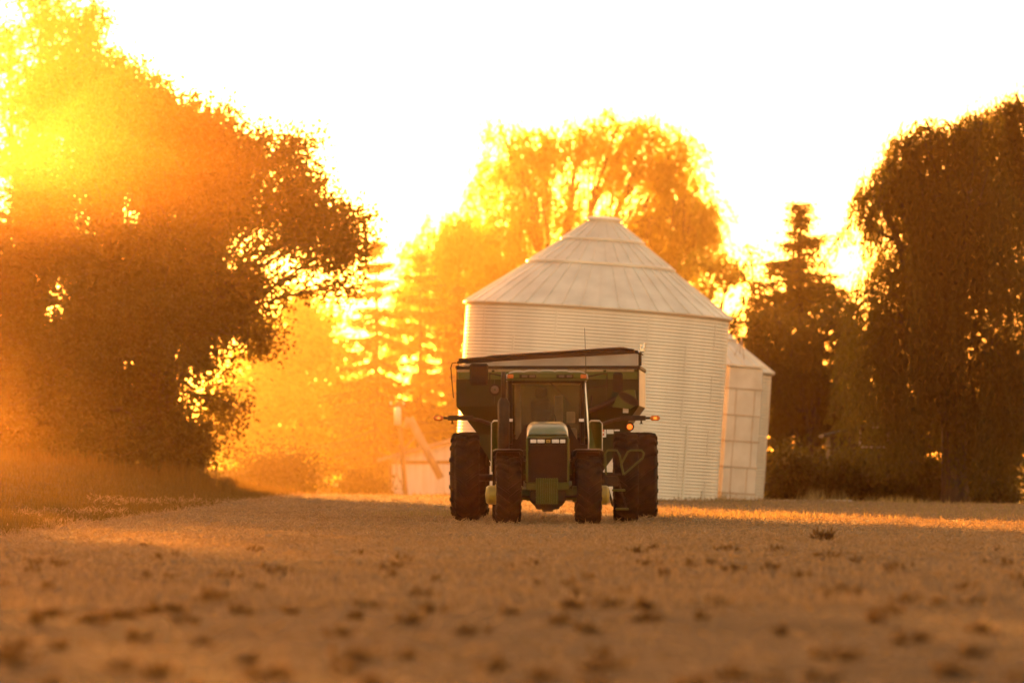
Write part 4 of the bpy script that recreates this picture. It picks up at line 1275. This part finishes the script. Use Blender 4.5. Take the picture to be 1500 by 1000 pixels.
# tarp crank hanging at the left corner, latch bracket at the right one
MB().tube([(XL + .0, yf - .05, zt_ + .14), (XL - .09, yf - .05, zt_ + .13), (XL - .12, yf - .05, zt_ + .03), (XL - .08, yf - .05, zt_ - .45), (XL - .06, yf - .05, zt_ - .62)], .014, 6).build('crank_handle', M['darksteel'], G)
br = MB().tube([(XR - .02, yf, zt_ + .36), (XR + .10, yf + .05, zt_ + .44), (XR + .13, yf + .05, zt_ + .55)], .035, 8)
br.tube([(XR + .03, yf, zt_ + .38), (XR + .05, yf, zt_ + .54)], .012, 5).box(XR + .0, XR + .12, yf - .02, yf + .10, zt_ + .36, zt_ + .47, .02)
br.build('tarp_bracket', M['chrome'], G)
# folded unloading auger: round boot on a plate at the front right
ap = MB()
poly = [gp(905, 596), gp(915, 575), gp(927, 571), gp(938, 571), gp(941, 592), gp(931, 599)]
ap.prism([(min(x, XR - .02), z) for x, z in poly], yf - .20, yf - .06)
apo = ap.build('auger_plate', M['green'], G)
cxz = gp(929, 584)
pts_ = [Vector((cxz[0] + .17 * math.cos(t) * 1.15 - .06 * math.sin(t), yf - .22, cxz[1] + .12 * math.sin(t) - .07 * math.cos(t))) for t in [k * math.pi / 10 for k in range(21)]]
MB().add([p for p in pts_[:-1]] + [p + Vector((0, .015, 0)) for p in pts_[:-1]], [tuple(range(20)), tuple(range(39, 19, -1))] + [(k, (k + 1) % 20, 20 + (k + 1) % 20, 20 + k) for k in range(20)]).build('auger_mouth', M['black'], apo)
MB().tube([Vector(p) for p in pts_], .014, 6).build('mouth_ring', M['darksteel'], apo)
a_, b_ = gp(868, 603), gp(915, 583)
MB().tube([(a_[0], yf - .1, a_[1]), (b_[0], yf - .12, b_[1])], .055, 10).build('hydraulic_arm', M['darksteel'], G)
MB().tube([(a_[0] + .1, yf - .05, a_[1] + .35), (.9, yf - .12, 2.35), (b_[0] - .1, yf - .1, b_[1] + .02)], .018, 6).build('hose', M['black'], G)
a_ = gp(925, 610)
MB().box(a_[0] - .07, a_[0] + .05, yf - .03, yf - .001, 2.28, 2.38).build('caution_decal', M['decal'], G)
# lower front: side frame plates, decals and the lit rear-view lamp
fp = MB()
fp.prism([gp(886, 618), gp(926, 616), gp(934, 624), gp(930, 634), gp(905, 670), gp(890, 690), gp(884, 690)], yf + .30, yf + .36)
fpo = fp.build('frame_plate', M['cartgreen'], G)
fp2 = MB().prism([gp(700, 636), gp(742, 636), gp(742, 690), gp(734, 690)], yf + .30, yf + .36)
fp2.build('frame_plate', M['cartgreen'], G)


def decal(x0, y0, x1, y1, red, marks):
    (xa, zb_), (xb, za) = gp(x0, y1), gp(x1, y0)
    d_ = MB().box(xa, xb, yf + .285, yf + .298, zb_, za).build('decal', M['decal'], fpo)
    if red:
        MB().box(xa, xb, yf + .281, yf + .2845, za - .03, za).build('decal_header', M['decalred'], d_)
    for (u0, v0, u1, v1) in marks:
        MB().box(xa + (xb - xa) * u0, xa + (xb - xa) * u1, yf + .280, yf + .2845, zb_ + (za - zb_) * v0, zb_ + (za - zb_) * v1).build('pictogram', M['decalred'], d_)


decal(888, 625, 895, 640, True, [(.2, .15, .6, .38), (.2, .52, .6, .75)])
decal(896, 624, 906, 635, True, [])
decal(907, 623.5, 915, 631, False, [])
decal(919, 615, 922.5, 621, True, [])
MB().box(*sorted((gp(882, 0)[0], gp(887, 0)[0])), yf + .27, yf + .285, gp(0, 645)[1], gp(0, 625)[1]).build('reflector', M['yellow'], fpo)
(xl, zl_) = gp(929.5, 624.5)
lm = MB().lathe([(.10, 0), (.10, -.05), (.07, -.07), (.01, -.075)], 18, 'y', (xl, yf + .29, zl_)).build('marker_lamp', M['black'], fpo)
MB().lathe([(.062, 0), (.04, -.02), (.005, -.025)], 14, 'y', (xl + .005, yf + .213, zl_ - .005)).build('lens', M['redlit'], lm)
# running gear and tongue
MB().box(-1.35, 1.35, -.15, .15, .75, 1.0, .03).build('axle', M['cartgreen'], G)
fr = MB().tube([(-.8, yf + .4, 1.0), (-.25, -5.2, .5)], .08, 8).tube([(.8, yf + .4, 1.0), (.05, -5.2, .5)], .08, 8)
fr.box(-.35, .15, -5.5, -5.0, .42, .56, .02)
fr.build('tongue', M['cartgreen'], G)
MB().prism([(-.85, .86), (.8, .86), (.4, .55), (-.4, .55)], -1.6, 1.4).build('sump', M['cartgreen'], G)
for sx in (-1, 1):
    wheel('wheel', .95, .80, .42, 17, G, (sx * 1.86, 0, .93), M['yellow'], sx, 0, .2)

# ------------------------------------------------------------------ render settings
S.render.engine = 'CYCLES'
S.cycles.max_bounces = 6; S.cycles.diffuse_bounces = 3; S.cycles.glossy_bounces = 2; S.cycles.transmission_bounces = 3
S.cycles.transparent_max_bounces = 8; S.cycles.volume_bounces = 0
S.cycles.sample_clamp_indirect = 8
S.cycles.use_denoising = True
